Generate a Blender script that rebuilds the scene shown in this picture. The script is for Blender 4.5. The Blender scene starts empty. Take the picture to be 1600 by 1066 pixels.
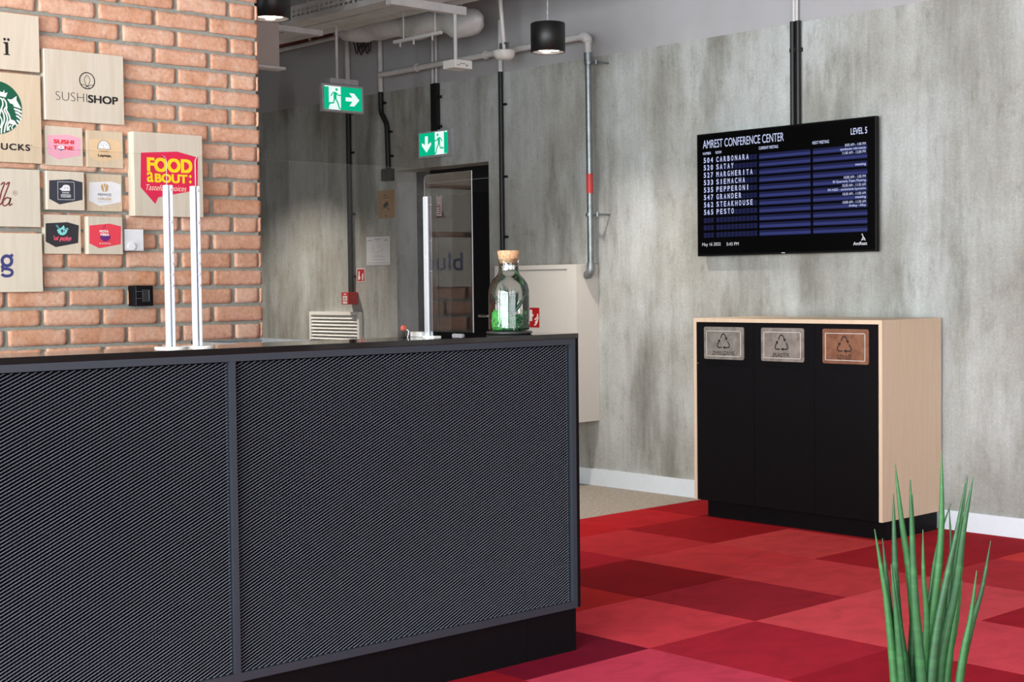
import bpy, bmesh, math, random
from mathutils import Vector, Matrix
C = bpy.context.scene.collection
PI = math.pi
# ------------------------------------------------------------------ camera, world, lights, exposure
sc = bpy.context.scene
cam_d = bpy.data.cameras.new('camera'); cam = bpy.data.objects.new('camera', cam_d); C.objects.link(cam)
right = Vector((0.676496, 0.73636, -0.011274)); up = Vector((-0.020106, 0.03377, 0.999227)); fwd = Vector((-0.736172, 0.675747, -0.03765))
cam.matrix_world = Matrix(((right.x, up.x, -fwd.x, 0), (right.y, up.y, -fwd.y, 0), (right.z, up.z, -fwd.z, 1.29), (0, 0, 0, 1)))
cam_d.sensor_width = 36; cam_d.lens = 2313.03 * 36 / 1600; cam_d.clip_start = .05
sc.camera = cam
sc.view_settings.view_transform = 'Standard'; sc.view_settings.look = 'None'
sc.view_settings.exposure = 0.10; sc.view_settings.gamma = 1; sc.view_settings.use_curve_mapping = False
sc.cycles.max_bounces = 8; sc.cycles.transparent_max_bounces = 16; sc.cycles.sample_clamp_indirect = 6
sc.cycles.caustics_reflective = False; sc.cycles.caustics_refractive = False
wd = bpy.data.worlds.new('daylight'); sc.world = wd; wd.use_nodes = True
wd.node_tree.nodes['Background'].inputs[0].default_value = (.78, .88, 1, 1)
wd.node_tree.nodes['Background'].inputs[1].default_value = 1.0
def area(name, loc, target, sx, sy, power, col):
    l = bpy.data.lights.new(name, 'AREA'); l.shape = 'RECTANGLE'; l.size = sx; l.size_y = sy; l.energy = power; l.color = col
    o = bpy.data.objects.new(name, l); C.objects.link(o); o.location = loc
    o.rotation_euler = (Vector(target) - Vector(loc)).to_track_quat('-Z', 'Y').to_euler()
    return o
# daylight through the glazing behind the camera (wall_front) and to its right (wall_right)
area('daylight_front', (-2.0, -3.12, 1.75), (-2.0, 5, 1.6), 8.6, 2.7, 1420, (.90, .97, 1.0))
area('daylight_side', (2.62, .2, 1.75), (-5, .2, 1.5), 5.2, 2.7, 285, (.97, .985, 1.0))

# ------------------------------------------------------------------ helpers
def lin(c):
    return tuple(((v / 255) / 12.92 if v / 255 <= .04045 else ((v / 255 + .055) / 1.055) ** 2.4) for v in c) + (1,)
class N:
    def __init__(s, name):
        s.m = bpy.data.materials.new(name); s.m.use_nodes = True; s.t = s.m.node_tree
        s.b = s.t.nodes['Principled BSDF']; s.out = s.t.nodes['Material Output']
    def n(s, typ, **kw):
        x = s.t.nodes.new(typ)
        for k, v in kw.items():
            if k.startswith('i_'): x.inputs[k[2:].replace('_', ' ')].default_value = v
            else: setattr(x, k, v)
        return x
    def l(s, a, b): s.t.links.new(a, b)
    def pos(s, scale=(1, 1, 1), kind='Position'):
        if kind == 'Position': src = s.n('ShaderNodeNewGeometry').outputs['Position']
        else: src = s.n('ShaderNodeTexCoord').outputs['Object']
        mp = s.n('ShaderNodeMapping'); mp.inputs['Scale'].default_value = scale
        s.l(src, mp.inputs['Vector']); return mp.outputs['Vector']
    def noise(s, vec, scale, detail=4, rough=.6, dist=0):
        x = s.n('ShaderNodeTexNoise'); x.inputs['Scale'].default_value = scale; x.inputs['Detail'].default_value = detail
        x.inputs['Roughness'].default_value = rough; x.inputs['Distortion'].default_value = dist
        s.l(vec, x.inputs['Vector']); return x.outputs['Fac']
    def ramp(s, fac, stops):
        r = s.n('ShaderNodeValToRGB'); e = r.color_ramp.elements
        while len(e) < len(stops): e.new(.5)
        for k, (p, c) in enumerate(stops): e[k].position = p; e[k].color = c if len(c) == 4 else lin(c)
        s.l(fac, r.inputs['Fac']); return r.outputs['Color']
    def mix(s, fac, a, b, mode='MIX'):
        x = s.n('ShaderNodeMix'); x.data_type = 'RGBA'; x.blend_type = mode
        for v, i in ((fac, 0), (a, 6), (b, 7)):
            if hasattr(v, 'is_output') or hasattr(v, 'links'): s.l(v, x.inputs[i])
            else: x.inputs[i].default_value = v
        return x.outputs[2]
    def bump(s, fac, strength=.3, dist=.003):
        x = s.n('ShaderNodeBump'); x.inputs['Strength'].default_value = strength; x.inputs['Distance'].default_value = dist
        s.l(fac, x.inputs['Height']); s.l(x.outputs['Normal'], s.b.inputs['Normal'])
    def base(s, v):
        if hasattr(v, 'links'): s.l(v, s.b.inputs['Base Color'])
        else: s.b.inputs['Base Color'].default_value = v
MATS = {}
def mat(name, col, rough=.5, metal=0, vary=.06, scale=30, spec=None, bump=0):
    """plain surface: one colour with a little grain and wear"""
    if name in MATS: return MATS[name]
    s = N(name); c = lin(col)
    f = s.noise(s.pos(kind='Object'), scale, 3)
    d = tuple(v * (1 - vary * 2) for v in c[:3]) + (1,); u = tuple(min(1, v * (1 + vary * 2)) for v in c[:3]) + (1,)
    s.base(s.ramp(f, [(.3, d), (.7, u)]))
    s.b.inputs['Roughness'].default_value = rough; s.b.inputs['Metallic'].default_value = metal
    if spec is not None: s.b.inputs['Specular IOR Level'].default_value = spec
    if bump: s.bump(f, bump)
    MATS[name] = s.m; return s.m
def emat(name, col, strength):
    if name in MATS: return MATS[name]
    s = N(name); s.base((0, 0, 0, 1)); s.b.inputs['Specular IOR Level'].default_value = .15; s.b.inputs['Emission Color'].default_value = lin(col)
    s.b.inputs['Emission Strength'].default_value = strength; s.b.inputs['Roughness'].default_value = .4
    MATS[name] = s.m; return s.m
def glassy(name, tint, edge, rough=0.0, refl=1.0):
    """thin clear sheet: transparent, with Fresnel reflection, edges tinted"""
    s = N(name); s.t.nodes.remove(s.b)
    tr = s.n('ShaderNodeBsdfTransparent'); gl = s.n('ShaderNodeBsdfGlossy'); gl.inputs['Roughness'].default_value = rough
    lw = s.n('ShaderNodeLayerWeight'); lw.inputs['Blend'].default_value = .5
    col = s.ramp(lw.outputs['Facing'], [(0, tint), (.6, tint), (1, edge)]); s.l(col, tr.inputs['Color'])
    fr = s.n('ShaderNodeFresnel'); fr.inputs['IOR'].default_value = 1.5
    mu = s.n('ShaderNodeMath', operation='MULTIPLY'); mu.inputs[1].default_value = refl; s.l(fr.outputs[0], mu.inputs[0])
    mx = s.n('ShaderNodeMixShader'); s.l(mu.outputs[0], mx.inputs[0]); s.l(tr.outputs[0], mx.inputs[1]); s.l(gl.outputs[0], mx.inputs[2])
    s.l(mx.outputs[0], s.out.inputs['Surface']); return s.m

class MB:
    """collects shapes; build() links them as ONE mesh object"""
    def __init__(s): s.v = []; s.f = []; s.mi = []; s.sm = []
    def add(s, vs, fs, mi=0, sm=False):
        o = len(s.v); s.v += [tuple(p) for p in vs]
        for f in fs: s.f.append(tuple(i + o for i in f)); s.mi.append(mi); s.sm.append(sm)
        return s
    def box(s, x0, x1, y0, y1, z0, z1, mi=0, bev=0):
        if bev <= 0:
            v = [(x, y, z) for x in (x0, x1) for y in (y0, y1) for z in (z0, z1)]
            return s.add(v, [(0, 1, 3, 2), (4, 6, 7, 5), (0, 4, 5, 1), (2, 3, 7, 6), (0, 2, 6, 4), (1, 5, 7, 3)], mi)
        bm = bmesh.new(); bmesh.ops.create_cube(bm, size=1)
        for p in bm.verts: p.co = ((x0 + x1) / 2 + p.co.x * (x1 - x0), (y0 + y1) / 2 + p.co.y * (y1 - y0), (z0 + z1) / 2 + p.co.z * (z1 - z0))
        bmesh.ops.bevel(bm, geom=bm.edges[:], offset=bev, segments=2, affect='EDGES', profile=.5)
        bm.verts.index_update(); s.add([p.co[:] for p in bm.verts], [[p.index for p in f.verts] for f in bm.faces], mi); bm.free(); return s
    def tube(s, pts, r, seg=10, mi=0, cap=True):
        pts = [Vector(p) for p in pts]; n = len(pts); rs = r if isinstance(r, (list, tuple)) else [r] * n
        t0 = (pts[1] - pts[0]).normalized(); a = Vector((0, 0, 1)) if abs(t0.z) < .9 else Vector((1, 0, 0))
        u = t0.cross(a).normalized(); vs = []
        for i, p in enumerate(pts):
            t = (pts[min(i + 1, n - 1)] - pts[max(i - 1, 0)]).normalized()
            u = (u - t * u.dot(t)).normalized(); w = t.cross(u)
            for k in range(seg):
                an = 2 * PI * k / seg; vs.append(p + (u * math.cos(an) + w * math.sin(an)) * rs[i])
        fs = [(i * seg + k, i * seg + (k + 1) % seg, (i + 1) * seg + (k + 1) % seg, (i + 1) * seg + k) for i in range(n - 1) for k in range(seg)]
        s.add(vs, fs, mi, True)
        if cap: s.add(vs[:seg], [tuple(range(seg))[::-1]], mi); s.add(vs[-seg:], [tuple(range(seg))], mi)
        return s
    def lathe(s, c, prof, seg=40, mi=0, sm=True):
        vs = [(c[0] + r * math.cos(2 * PI * k / seg), c[1] + r * math.sin(2 * PI * k / seg), c[2] + z) for r, z in prof for k in range(seg)]
        fs = [(i * seg + k, i * seg + (k + 1) % seg, (i + 1) * seg + (k + 1) % seg, (i + 1) * seg + k) for i in range(len(prof) - 1) for k in range(seg)]
        return s.add(vs, fs, mi, sm)
    def build(s, name, mats, parent=None, root=None, loc=None):
        me = bpy.data.meshes.new(name)
        o = bpy.data.objects.new(name, me); C.objects.link(o)
        off = Vector((0, 0, 0))
        if parent is not None:
            o.parent = parent; p = parent
            while p is not None: off += p.location; p = p.parent
        elif loc is not None:
            o.location = loc; off = Vector(loc)
        me.from_pydata([(x - off.x, y - off.y, z - off.z) for x, y, z in s.v], [], s.f)
        for m in (mats if isinstance(mats, (list, tuple)) else [mats]): me.materials.append(m)
        me.polygons.foreach_set('material_index', s.mi); me.polygons.foreach_set('use_smooth', s.sm); me.update()
        bm = bmesh.new(); bm.from_mesh(me); bmesh.ops.recalc_face_normals(bm, faces=bm.faces[:]) if len(s.f) < 60000 else None; bm.to_mesh(me); bm.free()
        return o
def tag(o, label, cat, group=None):
    o['label'] = label; o['category'] = cat
    if group: o['group'] = group
    return o
def thing(name, loc, label, cat, group=None):
    o = bpy.data.objects.new(name, None); C.objects.link(o); o.location = loc; o.empty_display_size = .05
    return tag(o, label, cat, group)
def struct(o): o['kind'] = 'structure'; return o
def stuff(o): o['kind'] = 'stuff'; return o

# flat print: 2D shapes laid on a plane.  onX: surface facing +X (u=Y, v=Z);  onY: surface facing -Y (u=X, v=Z)
class Flat(MB):
    def __init__(s, kind, d): super().__init__(); s.k = kind; s.d = d; s.e = 0; s.step = 2.5e-5
    def m(s, u, v, e=0): return (s.d + e, u, v) if s.k == 'X' else (u, s.d - e, v)
    def poly(s, pts, mi=0, e=0):
        s.e += s.step; e += s.e
        if len(pts) > 4:
            from mathutils.geometry import tessellate_polygon
            tr = tessellate_polygon([[Vector((p[0], p[1], 0)) for p in pts]])
            return s.add([s.m(u, v, e) for u, v in pts], [tuple(t) for t in tr], mi)
        return s.add([s.m(u, v, e) for u, v in pts], [tuple(range(len(pts)))], mi)
    def rect(s, a, b, c, d, mi=0, e=0): return s.poly([(a, b), (c, b), (c, d), (a, d)], mi, e)
    def disc(s, u, v, ru, rv=None, mi=0, e=0, a0=0, a1=2 * PI, n=28):
        rv = rv or ru; pts = [(u + ru * math.cos(a0 + (a1 - a0) * k / n), v + rv * math.sin(a0 + (a1 - a0) * k / n)) for k in range(n + (0 if a1 - a0 > 6.2 else 1))]
        return s.poly(pts, mi, e)
    def line(s, pts, w, mi=0, e=0, closed=False, smooth=True):
        """a stroke of width w (or list of widths) through pts"""
        P = [Vector(p) for p in pts]
        if smooth and len(P) > 2:
            Q = []; n = len(P)
            for i in range(n if closed else n - 1):
                a, b, c, d = (P[(i - 1) % n], P[i], P[(i + 1) % n], P[(i + 2) % n]) if closed else (P[max(i - 1, 0)], P[i], P[i + 1], P[min(i + 2, n - 1)])
                for k in range(5):
                    t = k / 5; Q.append(.5 * ((2 * b) + (c - a) * t + (2 * a - 5 * b + 4 * c - d) * t * t + (3 * b - a - 3 * c + d) * t ** 3))
            if not closed: Q.append(P[-1])
            P = Q
        s.e += s.step; e += s.e
        n = len(P); vs = []
        for i, p in enumerate(P):
            t = (P[(i + 1) % n] - P[(i - 1) % n]) if closed else (P[min(i + 1, n - 1)] - P[max(i - 1, 0)])
            t.normalize(); q = Vector((-t.y, t.x)) * (w / 2); vs += [s.m(*(p + q), e), s.m(*(p - q), e)]
        fs = [(2 * i, 2 * i + 1, 2 * ((i + 1) % n) + 1, 2 * ((i + 1) % n)) for i in range(n if closed else n - 1)]
        return s.add(vs, fs, mi)
    def text(s, body, u0, v0, u1, v1, mi=0, bold=0, shear=0, e=0, fit=True, align='L', space=1):
        V, F = glyphs(body, min(bold, 0), shear, space)
        if not V: return s
        k = max(bold, 0) * 1.1                                    # heavier weights: the glyphs laid again, shifted
        xs = [p[0] for p in V]; ys = [p[1] for p in V]; a, b, c, d = min(xs) - k, min(ys) - k * .7, max(xs) + k, max(ys) + k * .7
        sy = (v1 - v0) / (d - b); sx = (u1 - u0) / (c - a) if fit else sy
        o = u0 if align == 'L' else u1 - (c - a) * sx
        for p, q in (((0, 0),) if not k else ((-k, -k * .7), (k, -k * .7), (-k, k * .7), (k, k * .7), (0, 0))):
            e += 1e-5
            s.add([s.m(o + (x + p - a) * sx, v0 + (y + q - b) * sy, e) for x, y in V], F, mi)
        return s
_g = {}
def glyphs(body, bold, shear, space):
    k = (body, bold, shear, space)
    if k not in _g:
        cu = bpy.data.curves.new('lettering', 'FONT'); cu.body = body; cu.offset = bold; cu.shear = shear; cu.resolution_u = 6; cu.space_character = space
        cu.dimensions = '2D'; cu.fill_mode = 'BOTH'
        o = bpy.data.objects.new('lettering', cu); C.objects.link(o); bpy.context.view_layer.update()
        me = o.evaluated_get(bpy.context.evaluated_depsgraph_get()).to_mesh()
        _g[k] = ([(v.co.x, v.co.y) for v in me.vertices], [tuple(p.vertices) for p in me.polygons])
        bpy.data.objects.remove(o); bpy.data.curves.remove(cu)
    return _g[k]

# ------------------------------------------------------------------ materials of the room
def concrete():
    s = N('raw_concrete'); rnd = random.Random(4)
    st = s.noise(s.pos((1, 1, .10)), 5.0, 4, .52)                  # long vertical runs
    fine = s.noise(s.pos((1, 1, .07)), 55, 5, .75)                 # fine formwork lines
    blot = s.noise(s.pos((1, 1, .8)), 1.3, 5, .55)                 # cloudy patches
    stain = s.noise(s.pos((1, 1, .20)), 3.4, 6, .58)               # dark water stains
    speck = s.noise(s.pos((1, 1, .45)), 13, 6, .75)
    grit = s.noise(s.pos(), 90, 4, .8)
    c = s.ramp(st, [(.32, (158, 157, 151)), (.48, (184, 184, 180)), (.60, (198, 199, 196)), (.75, (210, 211, 208))])
    c = s.mix(.22, c, s.ramp(fine, [(.3, (130, 126, 118)), (.7, (214, 212, 206))]), 'MIX')
    c = s.mix(.80, c, s.ramp(blot, [(.32, (176, 168, 152)), (.46, (216, 214, 206)), (.56, (244, 247, 246)), (.72, (250, 254, 255))]), 'MULTIPLY')
    c = s.mix(.75, c, s.ramp(stain, [(.30, (124, 120, 112)), (.40, (196, 193, 186)), (.48, (246, 246, 245)), (.7, (255, 255, 255))]), 'MULTIPLY')
    c = s.mix(.5, c, s.ramp(speck, [(.30, (150, 144, 134)), (.44, (236, 234, 230)), (.6, (255, 255, 255))]), 'MULTIPLY')
    c = s.mix(.4, c, s.ramp(grit, [(.3, (92, 92, 92)), (.5, (132, 132, 132)), (.7, (184, 184, 184))]), 'OVERLAY')
    g = s.n('ShaderNodeGamma'); g.inputs['Gamma'].default_value = .76; s.l(s.mix(1.0, c, (.965, 1.0, 1.03, 1), 'MULTIPLY'), g.inputs['Color'])
    s.base(g.outputs[0]); s.b.inputs['Roughness'].default_value = .75; s.b.inputs['Specular IOR Level'].default_value = .3
    s.bump(s.mix(.6, fine, grit), .2, .003); return s.m
M_conc = concrete()
M_paint = mat('white_wall_paint', (166, 165, 167), .75, vary=.02, scale=4)
M_ceil = mat('grey_ceiling_paint', (150, 145, 140), .85, vary=.05, scale=3)
M_skirt = mat('white_skirting_paint', (226, 234, 242), .4, vary=.01)
M_black = mat('black_satin_laminate', (10, 9, 12), .6, vary=.08, spec=.12)
M_blackm = mat('black_powder_coat', (16, 16, 17), .5, vary=.08)
M_white = mat('white_powder_coat', (225, 223, 218), .45, vary=.01)
M_service = mat('white_painted_services', (198, 197, 196), .6, vary=.05, scale=9)
M_steel = mat('galvanised_steel', (140, 146, 148), .45, .9, vary=.1, scale=18)
M_alu = mat('silver_aluminium', (222, 228, 236), .35, .25, vary=.01)
M_red = mat('signal_red', (178, 24, 28), .45, vary=.03)
M_chrome = mat('chrome', (200, 200, 200), .15, 1, vary=.02)
def m_mortar():
    s = N('grey_mortar'); f = s.noise(s.pos(), 45, 5, .7); g = s.noise(s.pos(), 7, 3)
    s.base(s.mix(.4, s.ramp(f, [(.3, (122, 123, 116)), (.7, (164, 164, 154))]), s.ramp(g, [(.3, (128, 129, 123)), (.7, (160, 159, 149))])))
    s.b.inputs['Roughness'].default_value = .95; s.bump(f, .6, .004); return s.m
M_mortar = m_mortar()
def m_brick():
    s = N('old_red_brick'); oi = s.n('ShaderNodeObjectInfo')
    ad = s.n('ShaderNodeVectorMath', operation='ADD'); mu = s.n('ShaderNodeVectorMath', operation='SCALE'); mu.inputs['Scale'].default_value = 0
    p = s.pos()
    a = s.noise(p, 16, 4, .6, .4); b = s.noise(p, 60, 5, .75); c = s.noise(p, 5, 2)
    base = s.ramp(oi.outputs['Random'], [(0, (176, 108, 72)), (.25, (208, 152, 122)), (.45, (188, 122, 88)), (.7, (220, 172, 146)), (.85, (200, 140, 108)), (1, (168, 100, 68))])
    base = s.mix(.45, base, s.ramp(a, [(.30, (164, 92, 60)), (.45, (202, 140, 106)), (.58, (216, 166, 136)), (.72, (236, 204, 184))]))
    base = s.mix(.28, base, s.ramp(c, [(.35, (186, 118, 78)), (.65, (216, 164, 140))]))
    base = s.mix(.6, base, s.ramp(b, [(.30, (110, 84, 72)), (.40, (206, 198, 192)), (.62, (255, 255, 255))]), 'MULTIPLY')
    g = s.n('ShaderNodeGamma'); g.inputs['Gamma'].default_value = .75; s.l(base, g.inputs['Color']); s.base(g.outputs[0])
    s.b.inputs['Roughness'].default_value = .9; s.b.inputs['Specular IOR Level'].default_value = .2
    s.bump(s.mix(.45, a, b), .5, .008); return s.m
M_brick = m_brick()
def m_ply(name, c0, c1, seed, grain=1.0, edge=False):
    s = N(name); off = s.n('ShaderNodeMapping'); off.inputs['Location'].default_value = (seed * 3.1, seed * 1.7, seed)
    off.inputs['Scale'].default_value = (9 * grain, 9 * grain, .8)
    s.l(s.n('ShaderNodeNewGeometry').outputs['Position'], off.inputs['Vector'])
    f = s.noise(off.outputs[0], 1.6, 4, .55, 1.2); f2 = s.noise(off.outputs[0], 9, 3, .6)
    c = s.mix(.35, s.ramp(f, [(.3, c0), (.5, c1), (.7, c0)]), s.ramp(f2, [(.35, c0), (.65, c1)]))
    s.base(c); s.b.inputs['Roughness'].default_value = .55; return s.m
def m_carpet(name, col, fine=400):
    s = N(name); c = lin(col)
    f = s.noise(s.pos((1.6, 1, 1)), 5.5, 5, .6, .8); g = s.noise(s.pos(), fine, 2, .7)
    d = tuple(v * .48 for v in c[:3]) + (1,); u = tuple(min(1, v * 1.7) for v in c[:3]) + (1,)
    c = tuple(v * 1.2 for v in c[:3]) + (1,)
    k = s.mix(.75, s.ramp(f, [(.36, d), (.50, c), (.64, u)]), c)
    k = s.mix(.3, k, s.ramp(g, [(.3, (150, 150, 150)), (.6, (255, 255, 255))]), 'MULTIPLY')
    s.base(k); s.b.inputs['Roughness'].default_value = 1; s.b.inputs['Specular IOR Level'].default_value = .1
    s.b.inputs['Sheen Weight'].default_value = .25; s.b.inputs['Sheen Tint'].default_value = u
    s.bump(g, .35, .003); return s.m
def m_greycarpet():
    s = N('beige_grey_carpet'); f = s.noise(s.pos((30, 140, 1)), 1, 5, .85); g = s.noise(s.pos(), 220, 2)
    s.base(s.mix(.35, s.ramp(f, [(.38, (92, 86, 78)), (.6, (186, 178, 168))]), s.ramp(g, [(.3, (118, 108, 98)), (.7, (172, 162, 150))])))
    s.b.inputs['Roughness'].default_value = 1; s.bump(g, .4, .003); return s.m

# ------------------------------------------------------------------ the room
W = 6.83          # concrete wall plane
XF = -11.6        # far end of the corridor
b = MB()
for x0, x1, z0, z1, mi in ((XF, -8.70, 0, 2.74, 0), (-7.66, 2.7, 0, 2.74, 0), (-8.70, -7.66, 2.147, 2.74, 0), (XF, 2.7, 2.74, 3.7, 1)):
    b.box(x0, x1, W, 7.32, z0, z1, mi)
wall_back = struct(b.build('wall_back', [M_conc, M_paint]))
struct(MB().box(XF - .2, XF, -3.3, 7.32, 0, 3.7).build('wall_far', M_paint))
struct(MB().box(XF - .2, 2.9, -3.3, 7.32, 3.62, 3.8).build('ceiling', M_ceil))
# glazed walls outside the frame: piers, sill and head around the openings the daylight comes through
M_frame = mat('grey_window_frame', (70, 72, 76), .5)
M_pane = glassy('window_pane', (.96, .97, .97, 1), (.7, .78, .76, 1))
b = MB().box(XF, -6.3, -3.3, -3.0, 0, 3.62).box(2.3, 2.9, -3.3, -3.0, 0, 3.62).box(-6.3, 2.3, -3.3, -3.0, 0, .4).box(-6.3, 2.3, -3.3, -3.0, 3.1, 3.62)
struct(b.build('wall_front', M_paint))
b = MB().box(2.5, 2.9, -3.0, -2.4, 0, 3.62).box(2.5, 2.9, 2.8, W, 0, 3.62).box(2.5, 2.9, -2.4, 2.8, 0, .4).box(2.5, 2.9, -2.4, 2.8, 3.1, 3.62)
struct(b.build('wall_right', mat('reflection_dimming_grey', (66, 64, 63), .8, vary=.03, scale=4)))  # unseen wall, coloured dark so the clear screens reflect less of it
w1 = MB()
for k in range(9): x = -6.3 + 8.6 * k / 8; w1.box(x - .04, x + .04, -3.06, -3.0, .4, 3.1)
w1.box(-6.3, 2.3, -3.06, -3.0, 2.2, 2.27)
w1 = struct(w1.build('window_1', M_frame))
w2 = MB()
for k in range(8): y = -2.4 + 5.2 * k / 7; w2.box(2.5, 2.56, y - .04, y + .04, .4, 3.1)
w2.box(2.5, 2.56, -2.4, 2.8, 2.2, 2.27)
w2 = struct(w2.build('window_2', M_frame))

# floor: beige carpet slab, red carpet tiles laid on it
floor = struct(MB().box(XF - .2, 2.9, -3.3, 7.32, -.2, -.006).build('floor', m_greycarpet()))
tile_cols = {(-4, 3): (128, 12, 20), (-4, 2): (150, 24, 30), (-4, 1): (150, 20, 26), (-3, 1): (156, 36, 42), (-3, 2): (126, 14, 22), (-3, 3): (132, 16, 24),
 (-2, 0): (112, 8, 18), (-2, 1): (168, 46, 50), (-2, 2): (172, 54, 56), (-2, 3): (150, 30, 36), (-1, -1): (182, 52, 62), (-1, 0): (132, 24, 36), (-1, 1): (170, 50, 56),
 (-1, 2): (138, 22, 32), (-1, 3): (142, 22, 34), (0, -2): (176, 52, 72), (-1, -2): (100, 6, 30), (0, -1): (152, 28, 44), (0, 0): (190, 64, 72), (0, 1): (186, 64, 72),
 (0, 2): (160, 40, 50), (0, 3): (186, 52, 52), (1, -1): (138, 18, 34), (1, 0): (186, 60, 72), (1, 1): (140, 20, 34), (1, -2): (192, 54, 64), (-2, -1): (150, 28, 30), (1, 2): (172, 50, 58), (1, 3): (140, 22, 32)}
pal = [(128, 12, 24), (168, 36, 46), (186, 58, 68), (142, 20, 34), (176, 46, 54)]
rc = random.Random(8); tm = {}
TS = .6
for i in range(-4, 9):
    for j in range(-8, 4):
        x0, y0 = -3.507 + TS * i, 4.462 + TS * j
        if x0 > 1.9 or y0 < -.6: continue
        x1, y1 = x0 + TS, min(y0 + TS, W - .016); x0 = max(x0, -5.721)
        col = tile_cols.get((i, j)) or rc.choice(pal)
        if col not in tm: tm[col] = m_carpet('red_carpet', col)
        MB().box(x0 + .0004, x1 - .0004, y0 + .0004, y1 - .0004, -.006, 0, bev=.0012).build('carpet_tile', tm[col], floor)
bb = MB()
bb.box(-7.66, 2.5, W - .014, W, -.006, .1).box(XF, -8.70, W - .014, W, -.006, .1)
struct(bb.build('baseboard_back', M_skirt))

# brick wall
XB = -5.6
wl = MB().box(-5.86, XB - .010, -3.0, 3.628, -.006, 3.62)
wall_left = struct(wl.build('wall_left', M_mortar))
def brick_shape(w, h, seed, nx):
    """one weathered brick, face towards +X, centred on its face"""
    r = random.Random(seed); nz = 4; d = .016
    jit = lambda a: r.uniform(-a, a)
    ex = [[jit(.0042) for _ in range(nz + 1)] for _ in range(2)]; ez = [[jit(.0048) for _ in range(nx + 1)] for _ in range(2)]
    for q in ez:
        for i in range(1, nx): q[i] = (abs(q[i - 1]) + abs(q[i])) * .5 * (1.7 if r.random() < .15 else .8)
    tilt = jit(.004); vs = []; fs = []
    for a in range(nx + 1):
        for c in range(nz + 1):
            u = -w / 2 + w * a / nx; v = -h / 2 + h * c / nz; edge = a in (0, nx) or c in (0, nz)
            if a == 0: u += abs(ex[0][c])
            elif a == nx: u -= abs(ex[1][c])
            else: u += jit(.002)
            if c == 0: v += abs(ez[0][a])
            elif c == nz: v -= abs(ez[1][a])
            else: v += jit(.0015)
            if a in (0, nx) and c in (0, nz): u *= .985; v *= .965
            x = jit(.0012) + tilt * (a / nx - .5) - (.0028 if edge else 0); vs.append((x, u, v))
    k = lambda a, c: a * (nz + 1) + c
    for a in range(nx):
        for c in range(nz): fs.append((k(a, c), k(a + 1, c), k(a + 1, c + 1), k(a, c + 1)))
    ring = [k(a, 0) for a in range(nx + 1)] + [k(nx, c) for c in range(1, nz + 1)] + [k(a, nz) for a in range(nx - 1, -1, -1)] + [k(0, c) for c in range(nz - 1, 0, -1)]
    o = len(vs); vs += [(-d, vs[i][1] * 1.0, vs[i][2]) for i in ring]; n = len(ring)
    fs += [(ring[i], o + i, o + (i + 1) % n, ring[(i + 1) % n]) for i in range(n)]
    return vs, fs
CH = .0778; BH = .0675; BL = .246
def brick_mesh(w, seed, nx):
    m = MB(); v, f = brick_shape(w, BH, seed, nx); m.add(v, f, 0, True)
    me = bpy.data.meshes.new('brick'); me.from_pydata(m.v, [], m.f); me.materials.append(M_brick)
    nf = nx * 4; me.polygons.foreach_set('use_smooth', [k < nf for k in range(len(m.f))]); return me
shapes = {'full': [brick_mesh(BL, s, 16) for s in range(9)], 'half': [brick_mesh(.122, s + 20, 8) for s in range(5)], 'sliver': [brick_mesh(.016, s + 40, 2) for s in range(3)]}
rb = random.Random(11); rest = MB()
for r in range(-21, 26):
    zc = 1.997 - CH * r - CH / 2
    if not 0 < zc < 3.55: continue
    if r % 2 == 0: rowl = []; y = 3.640
    else: rowl = [('sliver', 3.631)]; y = 3.620; rowl.append(('half', y - .061)); y -= .135
    while y > .3: w = BL; rowl.append(('full', y - w / 2)); y -= w + .0125 + rb.uniform(-.002, .003)
    for kind, yc in rowl:
        z = zc + rb.uniform(-.0015, .0015); x = XB + rb.uniform(-.002, .002); s = 1 if rb.random() < .5 else -1
        me = rb.choice(shapes[kind]); s = 1
        if yc > 2.25 and .98 < zc < 2.85:
            o = bpy.data.objects.new('brick', me); C.objects.link(o); o.parent = wall_left; o.location = (x, yc, z)
            o.rotation_euler = (rb.uniform(-.006, .006), 0, 0)
        else: rest.add([(v.co.x + x, v.co.y + yc, v.co.z + z) for v in me.vertices], [tuple(p.vertices) for p in me.polygons], 0, True)
stuff(rest.build('brickwork', M_brick, wall_left))
# ------------------------------------------------------------------ door in its niche
M_dglass = mat('dark_door_glass', (14, 15, 17), .08, vary=.02)
fr = MB().box(-8.70, -8.60, 7.03, 7.09, 0, 2.147).box(-7.76, -7.66, 7.03, 7.09, 0, 2.147).box(-8.60, -7.76, 7.03, 7.09, 2.06, 2.147)
door = struct(fr.build('door_1', M_blackm))
MB().box(-8.595, -8.49, 7.04, 7.08, .01, 2.055).box(-7.87, -7.765, 7.04, 7.08, .01, 2.055).box(-8.49, -7.87, 7.04, 7.08, 1.96, 2.055).box(-8.49, -7.87, 7.04, 7.08, .01, .2).build('door_leaf', M_blackm, door)
MB().box(-8.49, -7.87, 7.05, 7.07, .2, 1.96).build('door_pane', M_dglass, door)
MB().tube([(-7.83, 7.04, 1.073), (-7.83, 7.0, 1.073), (-7.97, 7.0, 1.073)], .011, 10).box(-7.85, -7.81, 7.03, 7.04, 1.03, 1.12).build('door_handle', M_chrome, door)
s = Flat('Y', 7.049); s.rect(-8.54, 1.812, -8.435, 1.966, 0); s.rect(-8.532, 1.82, -8.443, 1.885, 1, .001); s.rect(-8.532, 1.89, -8.443, 1.958, 1, .001)
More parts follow.
